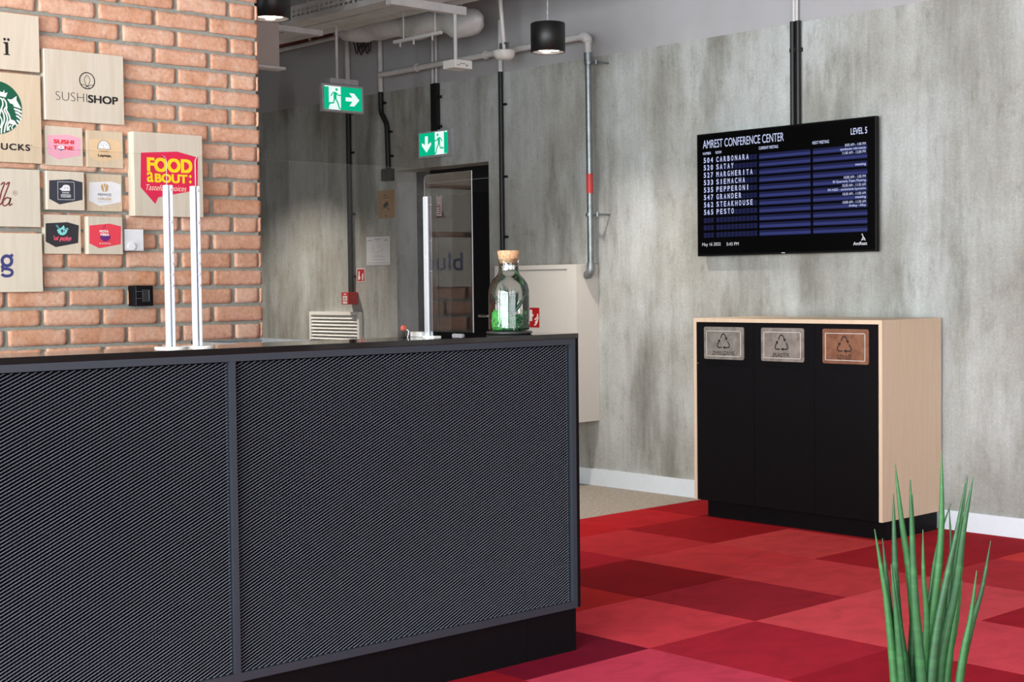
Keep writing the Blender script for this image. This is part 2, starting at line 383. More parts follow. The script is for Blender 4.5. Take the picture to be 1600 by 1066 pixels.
s.rect(-8.488, 1.897, -8.45, 1.952, 0, .002); s.disc(-8.466, 1.944, .006, mi=1, e=.003); s.line([(-8.468, 1.935), (-8.472, 1.92), (-8.482, 1.902)], .006, 1, .003); s.line([(-8.472, 1.92), (-8.46, 1.905)], .006, 1, .003); s.line([(-8.482, 1.93), (-8.468, 1.932), (-8.456, 1.922)], .005, 1, .003)
for k in range(3): s.rect(-8.52, 1.832 + .016 * k, -8.455, 1.84 + .016 * k, 0, .002)
s.build('door_sticker', [mat('sticker_white', (205, 196, 192), .5), mat('sticker_brown_red', (128, 48, 46), .5)], door)

# ------------------------------------------------------------------ reception desk
XD = -3.651; DY0 = .75
M_frame_d = mat('anthracite_metal_frame', (46, 53, 61), .5, .1, vary=.02)
M_mesh = mat('expanded_metal_grey', (116, 119, 130), .40, .5, vary=.03)
M_top = mat('black_worktop', (26, 23, 23), .07, vary=.05, spec=.8)
M_back = mat('black_backing', (4, 4, 6), .8, vary=.02, spec=.05)
desk = thing('reception_desk', (XD - .15, 2.2, 0), 'long black reception desk fronted with expanded metal mesh in dark frames', 'desk')
MB().box(-3.915, XD, DY0 - .018, 3.667, 1.102, 1.12, bev=.0012).build('worktop', M_top, desk)
MB().box(-4.75, -3.90, DY0, 3.64, .71, .74).build('work_surface', M_black, desk)
MB().box(-3.90, XD - .002, 3.651, 3.667, .157, 1.102).build('end_panel', M_black, desk)
f = MB()
f.box(XD - .03, XD, DY0, 3.651, 1.081, 1.1015).box(XD - .03, XD, DY0, 3.651, .156, .181).box(XD - .03, XD, 3.631, 3.651, .181, 1.081).box(XD - .03, XD, 2.259, 2.277, .181, 1.081)
f.build('mesh_frame', M_frame_d, desk)
def expanded(name, y0, y1):
    w, h = .0215, .0098; m = MB(); ny = int((y1 - y0) / (w / 2)); nz = int(.9 / (h / 2)); X = XD - .012; a = .0017; V = m.v; F = m.f
    for i in range(ny):
        for j in range(nz + 1):
            if (i + j) % 2: continue
            p = (y0 + i * w / 2, .181 + j * h / 2)
            for up_ in (1, -1):
                q = (p[0] + w / 2, p[1] + up_ * h / 2)
                if not .18 <= q[1] <= 1.082: continue
                L = math.hypot(w, h); n = (-h * up_ / L, w / L)           # in-plane normal, upwards
                if up_ == 1: du, dx = .00095, -.0013
                else: du, dx = -.00012, .0019
                o = len(V)
                for (cy, cz), sg in ((p, 1), (p, -1), (q, -1), (q, 1)):
                    V.append((X + dx * sg, cy + n[0] * du * sg, cz + n[1] * du * sg))
                F.append((o, o + 1, o + 2, o + 3)); m.mi.append(0); m.sm.append(False)
    return stuff(m.build(name, M_mesh, desk))
expanded('expanded_mesh', DY0, 2.259); expanded('expanded_mesh', 2.277, 3.631)
MB().box(XD - .06, XD - .034, DY0, 3.65, .157, 1.10).build('backing_board', M_back, desk)
for a, c in ((DY0, 1.95), (1.952, 3.4255), (3.4275, 3.645), (3.647, 3.664)):
    MB().box(-3.70, -3.674, a, c, .0, .156).build('plinth_panel', M_black, desk)
MB().box(-3.90, -3.70, 3.645, 3.663, 0, .156).build('plinth_end', M_black, desk)
MB().box(-4.70, XD - .06, DY0 - .018, DY0, 0, .709).box(-3.90, XD - .002, DY0 - .018, DY0, .709, 1.102).build('end_panel', M_black, desk)
MB().box(-4.70, -4.66, DY0, 3.6, 0, .71).build('rear_panel', M_black, desk)

# ------------------------------------------------------------------ clear screens on the desk
M_clear = glassy('clear_acrylic', (.985, .99, .99, 1), (.75, .8, .8, 1), refl=1.35)
M_cedge = mat('acrylic_edge', (150, 158, 162), .25, vary=.02)
M_bolt = mat('bright_bolt', (206, 210, 214), .3, .4, vary=.02)
def pane(axis, a0, a1, at, z0, z1, th, round_l, round_r, parent, skip=()):
    """rounded acrylic pane, with its bright cut edge as a rim"""
    r = .018; pts = [(a0, z0), (a1, z0)]
    if round_r: pts += [(a1 - r + r * math.cos(t), z1 - r + r * math.sin(t)) for t in (0, .4, .8, 1.2, PI / 2)]
    else: pts += [(a1, z1)]
    if round_l: pts += [(a0 + r - r * math.sin(t), z1 - r + r * math.cos(t)) for t in (0, .4, .8, 1.2, PI / 2)]
    else: pts += [(a0, z1)]
    P = lambda u, v, d: (at + d, u, v) if axis == 'X' else (u, at + d, v)
    m = MB(); n = len(pts)
    m.add([P(u, v, 0) for u, v in pts], [tuple(range(n))])
    o = m.build('acrylic_pane', M_clear, parent)
    e = MB(); e.add([P(u, v, d) for d in (-th / 2, th / 2) for u, v in pts], [(i, (i + 1) % n, n + (i + 1) % n, n + i) for i in range(n) if i not in skip])
    e.build('pane_edge', M_cedge, o)
def post(x, y, parent, bolt_dir, th=.02, w=.022, zs=(1.575, 1.45, 1.33, 1.29, 1.25, 1.21)):
    m = MB().box(x - th / 2, x + th / 2, y - w / 2, y - .003, 1.124, 1.588, bev=.0012).box(x - th / 2, x + th / 2, y + .003, y + w / 2, 1.124, 1.588, bev=.0012).box(x - th / 2, x - .003, y - .003, y + .003, 1.124, 1.586)
    p = m.build('post', M_alu, parent)
    for z in zs:
        q = MB()
        if bolt_dir == 'X': q.tube([(x + th / 2, y + .004, z), (x + th / 2 + .005, y + .004, z)], [.0045, .003], 10)
        else: q.tube([(x + .004, y - w / 2, z), (x + .004, y - w / 2 - .004, z)], .004, 10)
        q.build('bolt', M_bolt, p)
zs = (1.575, 1.482, 1.395, 1.363, 1.332, 1.3)
def base_plate(x, y, parent, rx, ry):
    m = MB(); n = 32; ring = [(x + rx * math.cos(2 * PI * k / n), y + ry * math.sin(2 * PI * k / n)) for k in range(n)]
    m.add([(a, b_, z) for z in (1.12, 1.1245) for a, b_ in ring], [tuple(range(n, 2 * n))] + [(k, (k + 1) % n, n + (k + 1) % n, n + k) for k in range(n)])
    m.build('base_plate', M_white, parent)
t = thing('desk_screen', (-3.80, 2.17, 1.12), 'clear screen ending at the left of the two close silver posts on the desk', 'screen')
base_plate(-3.80, 2.155, t, .055, .043); post(-3.80, 2.155, t, 'X', zs=zs); pane('X', .8, 2.152, -3.80, 1.14, 1.674, .004, False, True, t)
t = thing('desk_screen', (-3.80, 2.26, 1.12), 'clear screen running right from the right one of the two close silver posts', 'screen')
base_plate(-3.80, 2.243, t, .055, .043); post(-3.80, 2.243, t, 'X', zs=zs); pane('X', 2.246, 3.128, -3.80, 1.14, 1.677, .004, True, False, t, (1,))
t = thing('desk_screen', (-3.82, 3.135, 1.12), 'clear return screen set crosswise at the right end, beside the corked jar', 'screen')
m = MB().box(-3.90, -3.84, 3.115, 3.150, 1.12, 1.138, bev=.002).box(-3.842, -3.78, 3.120, 3.150, 1.12, 1.1245); m.build('base_plate', M_white, t)
post(-3.825, 3.135, t, 'X', th=.022, w=.02, zs=(1.56, 1.44, 1.34, 1.24)); pane('Y', -3.835, -3.595, 3.132, 1.139, 1.66, .004, True, False, t)
MB().tube([(-3.69, 3.127, 1.1275), (-3.69, 3.137, 1.1275)], .007, 12).tube([(-3.652, 3.127, 1.1275), (-3.652, 3.137, 1.1275)], .007, 12).box(-3.685, -3.655, 3.128, 3.136, 1.121, 1.134).build('pane_clip', mat('clear_clip', (120, 122, 124), .25), t)

# ------------------------------------------------------------------ corked jar with its plants
JX, JY, JZ = -3.81, 3.485, 1.12
M_jar = glassy('jar_glass', (.93, .95, .945, 1), (.30, .34, .34, 1), refl=1.6)
jar = thing('glass_jar', (JX, JY, JZ), 'big clear glass jar with a cork, holding a small plant, on the desk end', 'jar')
prof = [(.0, .012), (.05, .012), (.068, .014), (.0713, .019), (.0715, .022), (.0715, .025), (.0715, .126), (.0715, .13), (.0705, .15), (.066, .172), (.056, .190), (.044, .202), (.037, .212), (.0345, .222), (.0345, .24), (.037, .262)]
MB().lathe((JX, JY, JZ), prof, 48).build('jar_body', M_jar, jar)
MB().lathe((JX, JY, JZ), [(.0, 0), (.074, 0), (.080, .003), (.081, .007), (.078, .011), (.0, .0115)], 48).build('jar_foot', mat('dark_glass_foot', (52, 54, 52), .1, vary=.1, scale=60), jar)
def m_cork():
    s = N('cork'); f = s.noise(s.pos(), 160, 3, .7); s.base(s.ramp(f, [(.35, (158, 116, 82)), (.5, (200, 158, 118)), (.7, (214, 176, 138))])); s.b.inputs['Roughness'].default_value = .85; s.bump(f, .3); return s.m
MB().lathe((JX, JY, JZ), [(0, .247), (.031, .247), (.0385, .284), (.0385, .289), (.036, .291), (0, .291)], 32).build('cork', m_cork(), jar)
rj = random.Random(3)
M_moss = mat('green_moss', (46, 118, 70), .95, vary=.3, scale=140, bump=.8)
m = MB()
for k in range(520):
    a = rj.uniform(0, 2 * PI); rr = .060 * math.sqrt(rj.random()); hz = .014 + .052 * rj.random()
    x, y, z, s_ = JX + rr * math.cos(a), JY + rr * math.sin(a), JZ + hz, rj.uniform(.003, .0065)
    v = [(x + s_ * rj.uniform(.7, 1.2) * d[0], y + s_ * rj.uniform(.7, 1.2) * d[1], z + s_ * rj.uniform(.6, 1) * d[2]) for d in ((1, 0, 0), (-1, 0, 0), (0, 1, 0), (0, -1, 0), (0, 0, 1), (0, 0, -1))]
    m.add(v, [(0, 2, 4), (2, 1, 4), (1, 3, 4), (3, 0, 4), (2, 0, 5), (1, 2, 5), (3, 1, 5), (0, 3, 5)], 0, True)
moss = tag(stuff(m.build('moss', M_moss, loc=(JX, JY, JZ + .012))), 'bed of green moss at the bottom of the corked jar', 'moss')
M_bright = mat('bright_green_moss', (58, 176, 66), .9, vary=.25, scale=160, bump=.6)
m = MB().lathe((JX - .018, JY - .036, JZ + .013), [(0, 0), (.02, 0), (.023, .03), (.021, .062), (.012, .07), (0, .071)], 14)
tag(m.build('moss_ball', M_bright, loc=(JX - .018, JY - .036, JZ + .013)), 'tall bright green lump of moss at the left inside the corked jar', 'moss')
suc = thing('succulent', (JX, JY + .014, JZ + .06), 'small dark green succulent with pointed leaves inside the corked jar', 'plant')
M_suc = mat('succulent_leaf', (40, 74, 58), .45, vary=.2, scale=60)
for k in range(16):
    a = k * 2.4; tl = .35 + .5 * (k % 4) / 3; L = .052 + .045 * ((k * 7) % 5) / 4
    d = Vector((math.cos(a) * math.sin(tl), math.sin(a) * math.sin(tl), math.cos(tl))); p0 = Vector((JX - .004, JY + .016, JZ + .068))
    pts = [p0, p0 + d * L * .4 + Vector((0, 0, .004)), p0 + d * L * .8 + Vector((0, 0, .012)), p0 + d * L + Vector((0, 0, .022))]
    MB().tube(pts, [.005, .0075, .0045, .0008], 6).build('leaf', M_suc, suc)

# small things on and behind the desk
t = thing('pen_stand', (-3.885, 3.075, 1.12), 'little black stand topped with an orange ball left of the crosswise screen', 'pen stand')
MB().lathe((-3.885, 3.075, 1.12), [(0, 0), (.009, 0), (.009, .003), (.004, .006), (.0045, .02), (.0065, .024), (.005, .03), (0, .031)], 14).build('stem', M_blackm, t)
MB().tube([(-3.875, 3.084, 1.121), (-3.872, 3.088, 1.14), (-3.88, 3.078, 1.15)], .0016, 6).build('chain', M_chrome, t)
b_ = MB().lathe((-3.885, 3.075, 1.151), [(.0001, -.0105)] + [(.0105 * math.sin(a), -.0105 * math.cos(a)) for a in [PI * k / 10 for k in range(1, 10)]] + [(.0001, .0105)], 18); b_.build('ball', mat('orange_rubber', (232, 92, 58), .5), t)
t = thing('letter_tray', (-4.2, 2.69, .74), 'silver wire mesh letter tray just showing behind the desk', 'tray')
M_wire = mat('grey_wire_mesh', (150, 158, 162), .4, .6)
for z in (.79, .90, 1.005):
    f = MB().box(-4.36, -4.06, 2.56, 2.82, z, z + .004).build('shelf', M_wire, t)
f = MB().box(-4.07, -4.06, 2.55, 2.83, 1.105, 1.114).box(-4.36, -4.35, 2.55, 2.83, 1.105, 1.114).box(-4.36, -4.06, 2.82, 2.83, 1.105, 1.117).box(-4.36, -4.06, 2.55, 2.56, 1.105, 1.114)
for x in (-4.065, -4.355):
    for y in (2.555, 2.825): f.tube([(x, y, .74), (x, y, 1.11)], .004, 6)
f.build('rim', M_wire, t)
w = MB()
for k in range(27): w.tube([(-4.062, 2.56 + .0101 * k, 1.106), (-4.062, 2.564 + .0101 * k, 1.01)], .0018, 4)
for k in range(30): w.tube([(-4.35 + .0099 * k, 2.824, 1.106), (-4.346 + .0099 * k, 2.824, 1.01)], .0018, 4)
stuff(w.build('wire_mesh', M_wire, t))

# ------------------------------------------------------------------ recycling cabinet
t = thing('recycling_cabinet', (-4.74, 6.54, 0), 'black three-door recycling bin cabinet with pale wooden top and sides', 'cabinet')
M_oak = m_ply('pale_wood_veneer', (216, 190, 160), (224, 202, 176), 2, 1.6); M_edge = m_ply('pale_wood_edge', (226, 202, 176), (232, 210, 186), 5, 1.0)
YB = 6.27
MB().box(-5.346, -4.135, YB, 6.81, 1.0765, 1.097).build('top_panel', M_oak, t)
for x0, x1 in ((-5.346, -5.326), (-4.155, -4.135)): MB().box(x0, x1, YB, 6.81, .094, 1.0763).build('side_panel', M_oak, t)
MB().box(-5.326, -4.155, YB + .02, 6.80, .094, 1.076).build('carcass', M_blackm, t)
MB().box(-5.285, -4.137, 6.312, 6.77, 0, .0935).build('plinth', M_black, t)
xs = (-5.3255, -4.930, -4.5415, -4.1555)
for k in range(3):
    x0, x1 = xs[k] + .0012, xs[k + 1] - .0012
    MB().box(x0, x1, YB + .001, YB + .02, .094, .847, bev=.0008).build('door', M_black, t)
    MB().box(x0, x1, YB + .001, YB + .02, .851, 1.0755, bev=.0008).build('flap_front', M_black, t)
def m_brushed(name, c0, c1):
    s = N(name); f = s.noise(s.pos((6, 6, 6)), 3, 4, .6, .6)
    s.base(s.ramp(f, [(.3, c0), (.7, c1)])); s.b.inputs['Metallic'].default_value = .8; s.b.inputs['Roughness'].default_value = .5; return s.m
M_plates = [m_brushed('brushed_steel_plate', (150, 143, 135), (194, 188, 180)), m_brushed('brushed_steel_plate_warm', (150, 140, 132), (192, 182, 174)), m_brushed('coppery_reflection_plate', (142, 98, 76), (178, 128, 102))]  # third plate: a warm reflection is put into its base colour
M_ink = mat('black_print', (18, 16, 16), .6)
def rplate(m, x0, x1, z0, z1, y0, y1, r=.01):
    pts = []
    for cx, cz, a0 in ((x1 - r, z1 - r, 0), (x0 + r, z1 - r, PI / 2), (x0 + r, z0 + r, PI), (x1 - r, z0 + r, 1.5 * PI)):
        pts += [(cx + r * math.cos(a0 + PI / 2 * k / 4), cz + r * math.sin(a0 + PI / 2 * k / 4)) for k in range(5)]
    n = len(pts); m.add([(a, y, c) for y in (y0, y1) for a, c in pts], [tuple(range(n))] + [(k, (k + 1) % n, n + (k + 1) % n, n + k) for k in range(n)]); return m
for k, (tx0, tx1, word) in enumerate(((-5.2085, -5.0528, 'ZMIESZANE'), (-4.7962, -4.688, 'PLASTIK'), (-4.3939, -4.3105, 'SZKŁO'))):
    x0 = (-5.267, -4.8755, -4.4845)[k]; x1 = x0 + .2755; z1, z0 = 1.051, .875
    m = rplate(MB(), x0, x1, z0, z1, YB - .005, YB + .001)
    p = m.build('metal_plate', M_plates[k], t)
    if k == 2: p['label'] = 'metal plate coloured with a coppery reflection'
    f = MB(); a, c, d, e = x0 + .017, x1 - .020, z0 + .016, z1 - .021
    for q in ((a, c, e - .003, e), (a, c, d, d + .003), (a, a + .003, d, e), (c - .003, c, d, e)): f.box(q[0], q[1], YB - .0075, YB - .005, q[2], q[3])
    f.build('flap_rim', mat('polished_edge', (226, 222, 214), .35, .2), p)
    MB().box(a + .005, c - .005, YB - .0062, YB - .005, d + .005, e - .005).build('flap', M_plates[k], p)
    s = Flat('Y', YB - .0066)
    s.text(word, tx0, .8985, tx1, .9205 if word != 'SZKŁO' else .9205, bold=.003)
    cx = (tx0 + tx1) / 2 + .0; cz = .968; R = .036
    for g in range(3):
        def tr(u, v):
            an = -g * 2 * PI / 3; return (cx + u * math.cos(an) - v * math.sin(an), cz + u * math.sin(an) + v * math.cos(an))
        s.line([tr(-.019, .022), tr(-.010, .040), tr(0, .0465), tr(.010, .040), tr(.0185, .025)], .0062)
        s.poly([tr(.0285, .028), tr(.0095, .0235), tr(.0245, .0085)])
    s.build('lettering', M_ink, p)

# ------------------------------------------------------------------ wall display
YT = 6.77
t = thing('wall_display', (-5.12, W, 1.81), 'black flat screen on the concrete wall listing meeting rooms', 'screen')
MB().box(-5.738, -4.500, YT + .001, 6.80, 1.4485, 2.168, bev=.003).build('housing', mat('black_gloss_plastic', (5, 5, 6), .5, vary=.02, spec=.2), t)
MB().box(-5.4, -4.85, 6.80, W, 1.65, 2.0).build('wall_bracket', M_blackm, t)
sp = MB().box(-5.729, -4.509, YT, YT + .002, 1.459, 2.160).build('display_panel', mat('black_display', (2, 2, 3), .3, vary=0, spec=.18), t)
M_txt = emat('screen_white', (196, 204, 238), .95); M_blue = emat('screen_blue', (58, 66, 128), .72); M_blued = emat('screen_deep_blue', (36, 40, 86), .6); M_wht = emat('screen_grey_white', (225, 225, 232), .9)
s = Flat('Y', YT - .0006); s.step = 0
z1, z0 = 2.0250, 1.5575; pit = (z1 - z0) / 10.72
for k in range(11):
    zt = z1 - k * pit
    for a, c in ((-5.2757, -4.9216), (-4.9052, -4.5543)):
        s.rect(a, zt - pit * .34, c, zt - .002, 1); s.rect(a, zt - pit * .68, c, zt - pit * .34, 0)
        s.rect(a, zt - pit * .78, c, zt - pit * .68, 1)
    for x0, n, x1 in ((-5.6872, 3, -5.6073), (-5.5921, 11, -5.288)):
        p_ = (x1 - x0) / n
        for q in range(n): s.rect(x0 + q * p_, zt - pit * .36, x0 + q * p_ + p_ * .84, zt - .003, 1); s.rect(x0 + q * p_, zt - pit * .72, x0 + q * p_ + p_ * .84, zt - pit * .38, 1)
s.build('schedule_rows', [M_blue, M_blued], sp)
s = Flat('Y', YT - .0012)
s.text('AMREST CONFERENCE CENTER', -5.6896, 2.0815, -5.1023, 2.1300, bold=.004); s.text('LEVEL 5', -4.6578, 2.0790, -4.5541, 2.1140, bold=.018)
for w_, a, c, e, g in (('NUMBER', -5.6902, 2.0450, -5.6288, 2.0600), ('ROOM', -5.594, 2.0450, -5.5508, 2.0605), ('CURRENT MEETING', -5.2775, 2.0455, -5.1416, 2.0628), ('NEXT MEETING', -4.9079, 2.0465, -4.7984, 2.0640)): s.text(w_, a, c, e, g, bold=.012)
for k, (num, room) in enumerate((('504', 'CARBONARA'), ('520', 'SATAY'), ('527', 'MARGHERITA'), ('533', 'SIEMACHA'), ('535', 'PEPPERONI'), ('547', 'GRANDER'), ('562', 'STEAKHOUSE'), ('565', 'PESTO'))):
    zt = 2.0275 - k * .04357; zb = zt - .0305
    for st, x0, x1, n in ((num, -5.6872, -5.6073, 3), (room, -5.5921, -5.288, 11)):
        p_ = (x1 - x0) / n
        for q, ch in enumerate(st): wd_ = p_ * (.24 if ch == 'I' else .62); cx = x0 + (q + .42) * p_; s.text(ch, cx - wd_ / 2, zb, cx + wd_ / 2, zt, bold=.02)
for st, a, zc in (('8:00 AM - 1:00 PM', -4.6949, 2.0262), ('spotkanie rekrutacja', -4.7256, 2.0055), ('11:00 AM - 12:00 PM', -4.7117, 1.9842), ('meeting', -4.6291, 1.9180), ('10:00 AM - 1:00 PM', -4.7029, 1.8525), ('BI Quarterly Team Meeting', -4.773, 1.8325),
                  ('10:30 AM - 11:30 AM', -4.7123, 1.8085), ('PH NSO - omówienie layoutów', -4.8061, 1.7890), ('10:30 AM - 11:00 AM', -4.7106, 1.7630), ('meeting', -4.6296, 1.7430), ('10:00 AM - 11:30 AM', -4.7108, 1.7184), ('Ambuy - Alloy', -4.6711, 1.6992)):
    lo = any(ch in 'jgpqy' for ch in st); s.text(st, a, zc - (.0105 if lo else .007), -4.5628, zc + .0075, bold=.008)
s.build('lettering', M_txt, sp)
s = Flat('Y', YT - .0012)
s.text('May 16 2022', -5.699, 1.5030, -5.5602, 1.5272); s.text('5:43 PM', -5.5162, 1.5060, -5.4268, 1.5250)
s.build('footer_lettering', M_wht, sp)
s = Flat('Y', YT - .0012); s.text('AmRest', -4.6441, 1.4846, -4.5557, 1.5025, bold=.02)
s.line([(-4.5875, 1.5410), (-4.581, 1.529), (-4.5915, 1.509)], .005); s.line([(-4.581, 1.529), (-4.572, 1.519), (-4.5685, 1.508)], .005); s.line([(-4.572, 1.519), (-4.583, 1.512)], .004)
s.disc(-4.5865, 1.5425, .0035)
s.build('footer_logo', M_wht, sp)
s = Flat('Y', YT - .0012); s.rect(-5.112, 1.4535, -5.095, 1.4575, 0, .0025); s.disc(-5.116, 1.4555, .003, e=.0025)
s.build('maker_mark', M_wht, sp)

# ------------------------------------------------------------------ boards on the brick wall
def board(name_label, key, r, t, seed, group='plywood logo boards'):
    y0, z0, y1, z1 = r; x1 = XB + t; x0 = XB - .004
    m = MB().box(x0, x1, y0, y1, z0, z1, bev=.0012)
    o = m.build('plywood_board', MP[seed % 4], loc=(x1, (y0 + y1) / 2, z0))
    return tag(o, name_label, 'board', group), x1
MP = [m_ply('plywood_%s' % n, a, c, k * 4 + 1) for k, (n, a, c) in enumerate((('cream', (198, 183, 161), (208, 195, 177)), ('pale', (194, 180, 160), (205, 194, 178)), ('honey', (194, 172, 144), (207, 188, 163)), ('light', (200, 186, 165), (210, 197, 180))))]
def ink(name, c): return mat('print_' + name, c, .55, vary=.02)
I_blk = ink('black', (24, 22, 22)); I_grn = ink('green', (0, 82, 56)); I_whi = ink('white', (236, 236, 232)); I_pnk = ink('pink', (226, 160, 178)); I_red = ink('red', (216, 40, 44)); I_tan = ink('tan', (216, 184, 146))
I_nav = ink('slate', (48, 50, 60)); I_lgr = ink('light_grey', (222, 220, 222)); I_char = ink('charcoal', (40, 38, 42)); I_crim = ink('crimson', (222, 60, 76)); I_mag = ink('magenta_red', (214, 28, 72)); I_yel = ink('yellow', (246, 206, 20)); I_brn = ink('maroon', (118, 42, 44)); I_blu = ink('navy_blue', (52, 56, 112))
I_teal = ink('teal', (126, 206, 204)); I_hot = ink('hot_pink', (238, 92, 118)); I_pur = ink('purple', (98, 30, 110)); I_gry = ink('grey', (96, 100, 112)); I_crm = ink('cream', (244, 224, 196))
E1 = .0006; E2 = .0012; E3 = .0018
o, x = board('topmost plywood board at the left edge, black letter with two dots', 'i', (2.12, 2.1478, 2.606, 2.3682), .03, 0)
s = Flat('X', x + E1); a, c = 2.4583, 2.2035
s.rect(a + .0085, c + .004, a + .0205, c + .048); s.rect(a + .001, c, a + .0265, c + .004); s.rect(a + .0015, c + .0455, a + .0205, c + .05); s.poly([(a + .001, c + .046), (a + .009, c + .041), (a + .009, c + .05), (a + .001, c + .05)])
s.disc(a + .0065, c + .0605, .0055, .0055); s.disc(a + .0215, c + .0605, .0055, .0055)
s.build('lettering', I_blk, o)
o, x = board('square plywood board with a black ring and fish emblem over two-weight black lettering', 'shop', (2.6222, 1.9648, 2.9636, 2.2452), .035, 1)
s = Flat('X', x + E1); s.text('SUSHI', 2.6667, 2.0454, 2.8008, 2.0801, bold=-.022); s.text('SHOP', 2.8045, 2.0445, 2.9368, 2.0765, bold=.03)
cy, cz, R = 2.8025, 2.1320, .0325
s.line([(cy + R * math.cos(2 * PI * k / 24), cz + R * math.sin(2 * PI * k / 24)) for k in range(24)], .0042, closed=True, smooth=False)
s.line([(cy - .011, cz - .030), (cy + .004, cz - .018), (cy + .012, cz + .002), (cy + .008, cz + .014), (cy, cz + .022), (cy - .008, cz + .014), (cy - .012, cz + .002), (cy - .004, cz - .018), (cy + .011, cz - .030)], .0022)
s.line([(cy - .028, cz - .016), (cy - .014, cz - .017), (cy, cz - .023), (cy + .014, cz - .017), (cy + .028, cz - .016)], .0022); s.disc(cy, cz + .011, .0012)
s.build('lettering', I_blk, o)
o, x = board('plywood board with half of a green and white round emblem, left edge', 'siren', (2.10, 1.790, 2.607, 2.136), .03, 2)
# circle through (2.4425,2.0964) (2.4376,1.8976) (2.5289,1.9987)
cy, cz, R = 2.4262, 1.9985, .1025
s = Flat('X', x + E1); s.disc(cy, cz, R, n=60); s.build('emblem_disc', I_grn, o)
s = Flat('X', x + E2)
for q in ([(2.4691, 2.034), (2.486, 2.0329), (2.5075, 2.0485), (2.506, 2.0327), (2.5265, 1.9996), (2.4945, 2.0074), (2.4929, 2.0149), (2.4803, 2.0185)],
          [(2.4262, 2.0607), (2.4416, 2.0607), (2.4524, 2.0581), (2.458, 2.0689), (2.4595, 2.0552), (2.4711, 2.0596), (2.4634, 2.0399), (2.4412, 2.0433), (2.4262, 2.0433)],
          [(2.4693, 1.943), (2.4787, 1.9575), (2.4967, 1.9518), (2.5073, 1.9367), (2.4855, 1.9371)],
          [(2.4943, 2.0011), (2.5112, 1.9981), (2.528, 1.9906), (2.5256, 1.9841), (2.511, 1.9897), (2.4963, 1.9943)], [(2.4995, 1.9886), (2.5136, 1.9854), (2.5276, 1.9748), (2.5253, 1.9684), (2.5134, 1.977), (2.5015, 1.9817)],
          [(2.5028, 1.9749), (2.5142, 1.9714), (2.5254, 1.9589), (2.523, 1.9525), (2.514, 1.963), (2.5048, 1.968)], [(2.5042, 1.9575), (2.5128, 1.9539), (2.5184, 1.9484), (2.5161, 1.942), (2.5126, 1.9455), (2.5062, 1.9506)], [(2.5001, 1.9415), (2.5052, 1.9379), (2.5093, 1.9341), (2.508, 1.9295), (2.5021, 1.9347)]): s.poly(q)
for q, w_ in (([(2.441, 2.0364), (2.4487, 2.0283), (2.4512, 2.0112), (2.4454, 1.9934), (2.4538, 1.9732), (2.455, 1.949), (2.4455, 1.9275), (2.4419, 1.8996)], .0055), ([(2.4518, 2.0355), (2.463, 2.0225), (2.4647, 2.0052), (2.4561, 1.9907), (2.4647, 1.974), (2.4678, 1.9533), (2.46, 1.932), (2.4539, 1.9038)], .0055),
             ([(2.4673, 2.0054), (2.4651, 1.9914), (2.4755, 1.9712), (2.4786, 1.9506), (2.4691, 1.936), (2.4667, 1.9115)], .0055), ([(2.4302, 2.0034), (2.4416, 1.9862), (2.4375, 1.9686), (2.446, 1.9484), (2.4381, 1.9201)], .0045), ([(2.481, 1.9333), (2.4724, 1.9223), (2.4758, 1.9121)], .004), ([(2.4928, 1.9375), (2.4852, 1.9266), (2.4868, 1.918)], .004)): s.line(q, w_)
s.build('emblem_waves', I_whi, o)
s = Flat('X', x + E1); s.text('UCKS', 2.4396, 1.837, 2.5580, 1.8630, bold=.03, space=1.15); s.text('STARB', 2.285, 1.837, 2.4340, 1.8630, bold=.03, space=1.15); s.text('®', 2.5620, 1.8560, 2.5680, 1.8620); s.build('lettering', I_blk, o)
def hexprint(o, x, pts, m): s = Flat('X', x + E1); s.poly(pts); s.build('printed_hexagon', m, o)
o, x = board('small plywood board with a pink hexagon and red block lettering', 'tone', (2.6281, 1.7881, 2.7876, 1.9437), .015, 3)
hexprint(o, x, [(2.6391, 1.9054), (2.7256, 1.9128), (2.7777, 1.9013), (2.7765, 1.8327), (2.6815, 1.8112), (2.6373, 1.8323)], I_pnk)
s = Flat('X', x + E2); s.text('SUSHI', 2.6629, 1.8751, 2.7503, 1.8913, bold=.045); s.text('T', 2.6616, 1.8513, 2.6790, 1.8668, bold=.045); s.text('NE', 2.7090, 1.8513, 2.7490, 1.8668, bold=.045); s.build('lettering', I_red, o)
s = Flat('X', x + E2); s.disc(2.6940, 1.8590, .0125, .0085, 0); s.disc(2.6940, 1.8585, .0115, .0105, 1, .0004, PI, 2 * PI); s.disc(2.6940, 1.8600, .0118, .0075, 0, .0008); s.disc(2.6940, 1.8605, .004, .0026, 2, .0012); s.build('roll_print', [I_whi, I_blu, I_crim], o)
o, x = board('small plywood board with a tan hexagon and a white half-moon dumpling', 'dumpling', (2.805, 1.7882, 2.9643, 1.937), .015, 2)
hexprint(o, x, [(2.8157, 1.899), (2.9059, 1.9077), (2.9531, 1.8967), (2.9541, 1.8303), (2.8639, 1.8099), (2.8165, 1.828)], I_tan)
s = Flat('X', x + E2); cy, cz = 2.8800, 1.8640; s.disc(cy, cz - .001, .0285, .037, 0, 0, 0, PI); s.disc(cy, cz + .0005, .0262, .0335, 1, .0004, 0, PI)
for k in range(9): an = PI * (k + .5) / 9; s.line([(cy + .0135 * math.cos(an) * 1.2, cz + .017 * math.sin(an) * 1.2), (cy + .024 * math.cos(an), cz + .031 * math.sin(an))], .0011, 2, .0008)
s.line([(cy - .003, cz + .018), (cy - .004, cz + .007), (cy + .004, cz + .007)], .0014, 0, .0008); s.disc(cy - .010, cz + .015, .0014, mi=0, e=.0008); s.disc(cy + .008, cz + .016, .0014, mi=0, e=.0008)
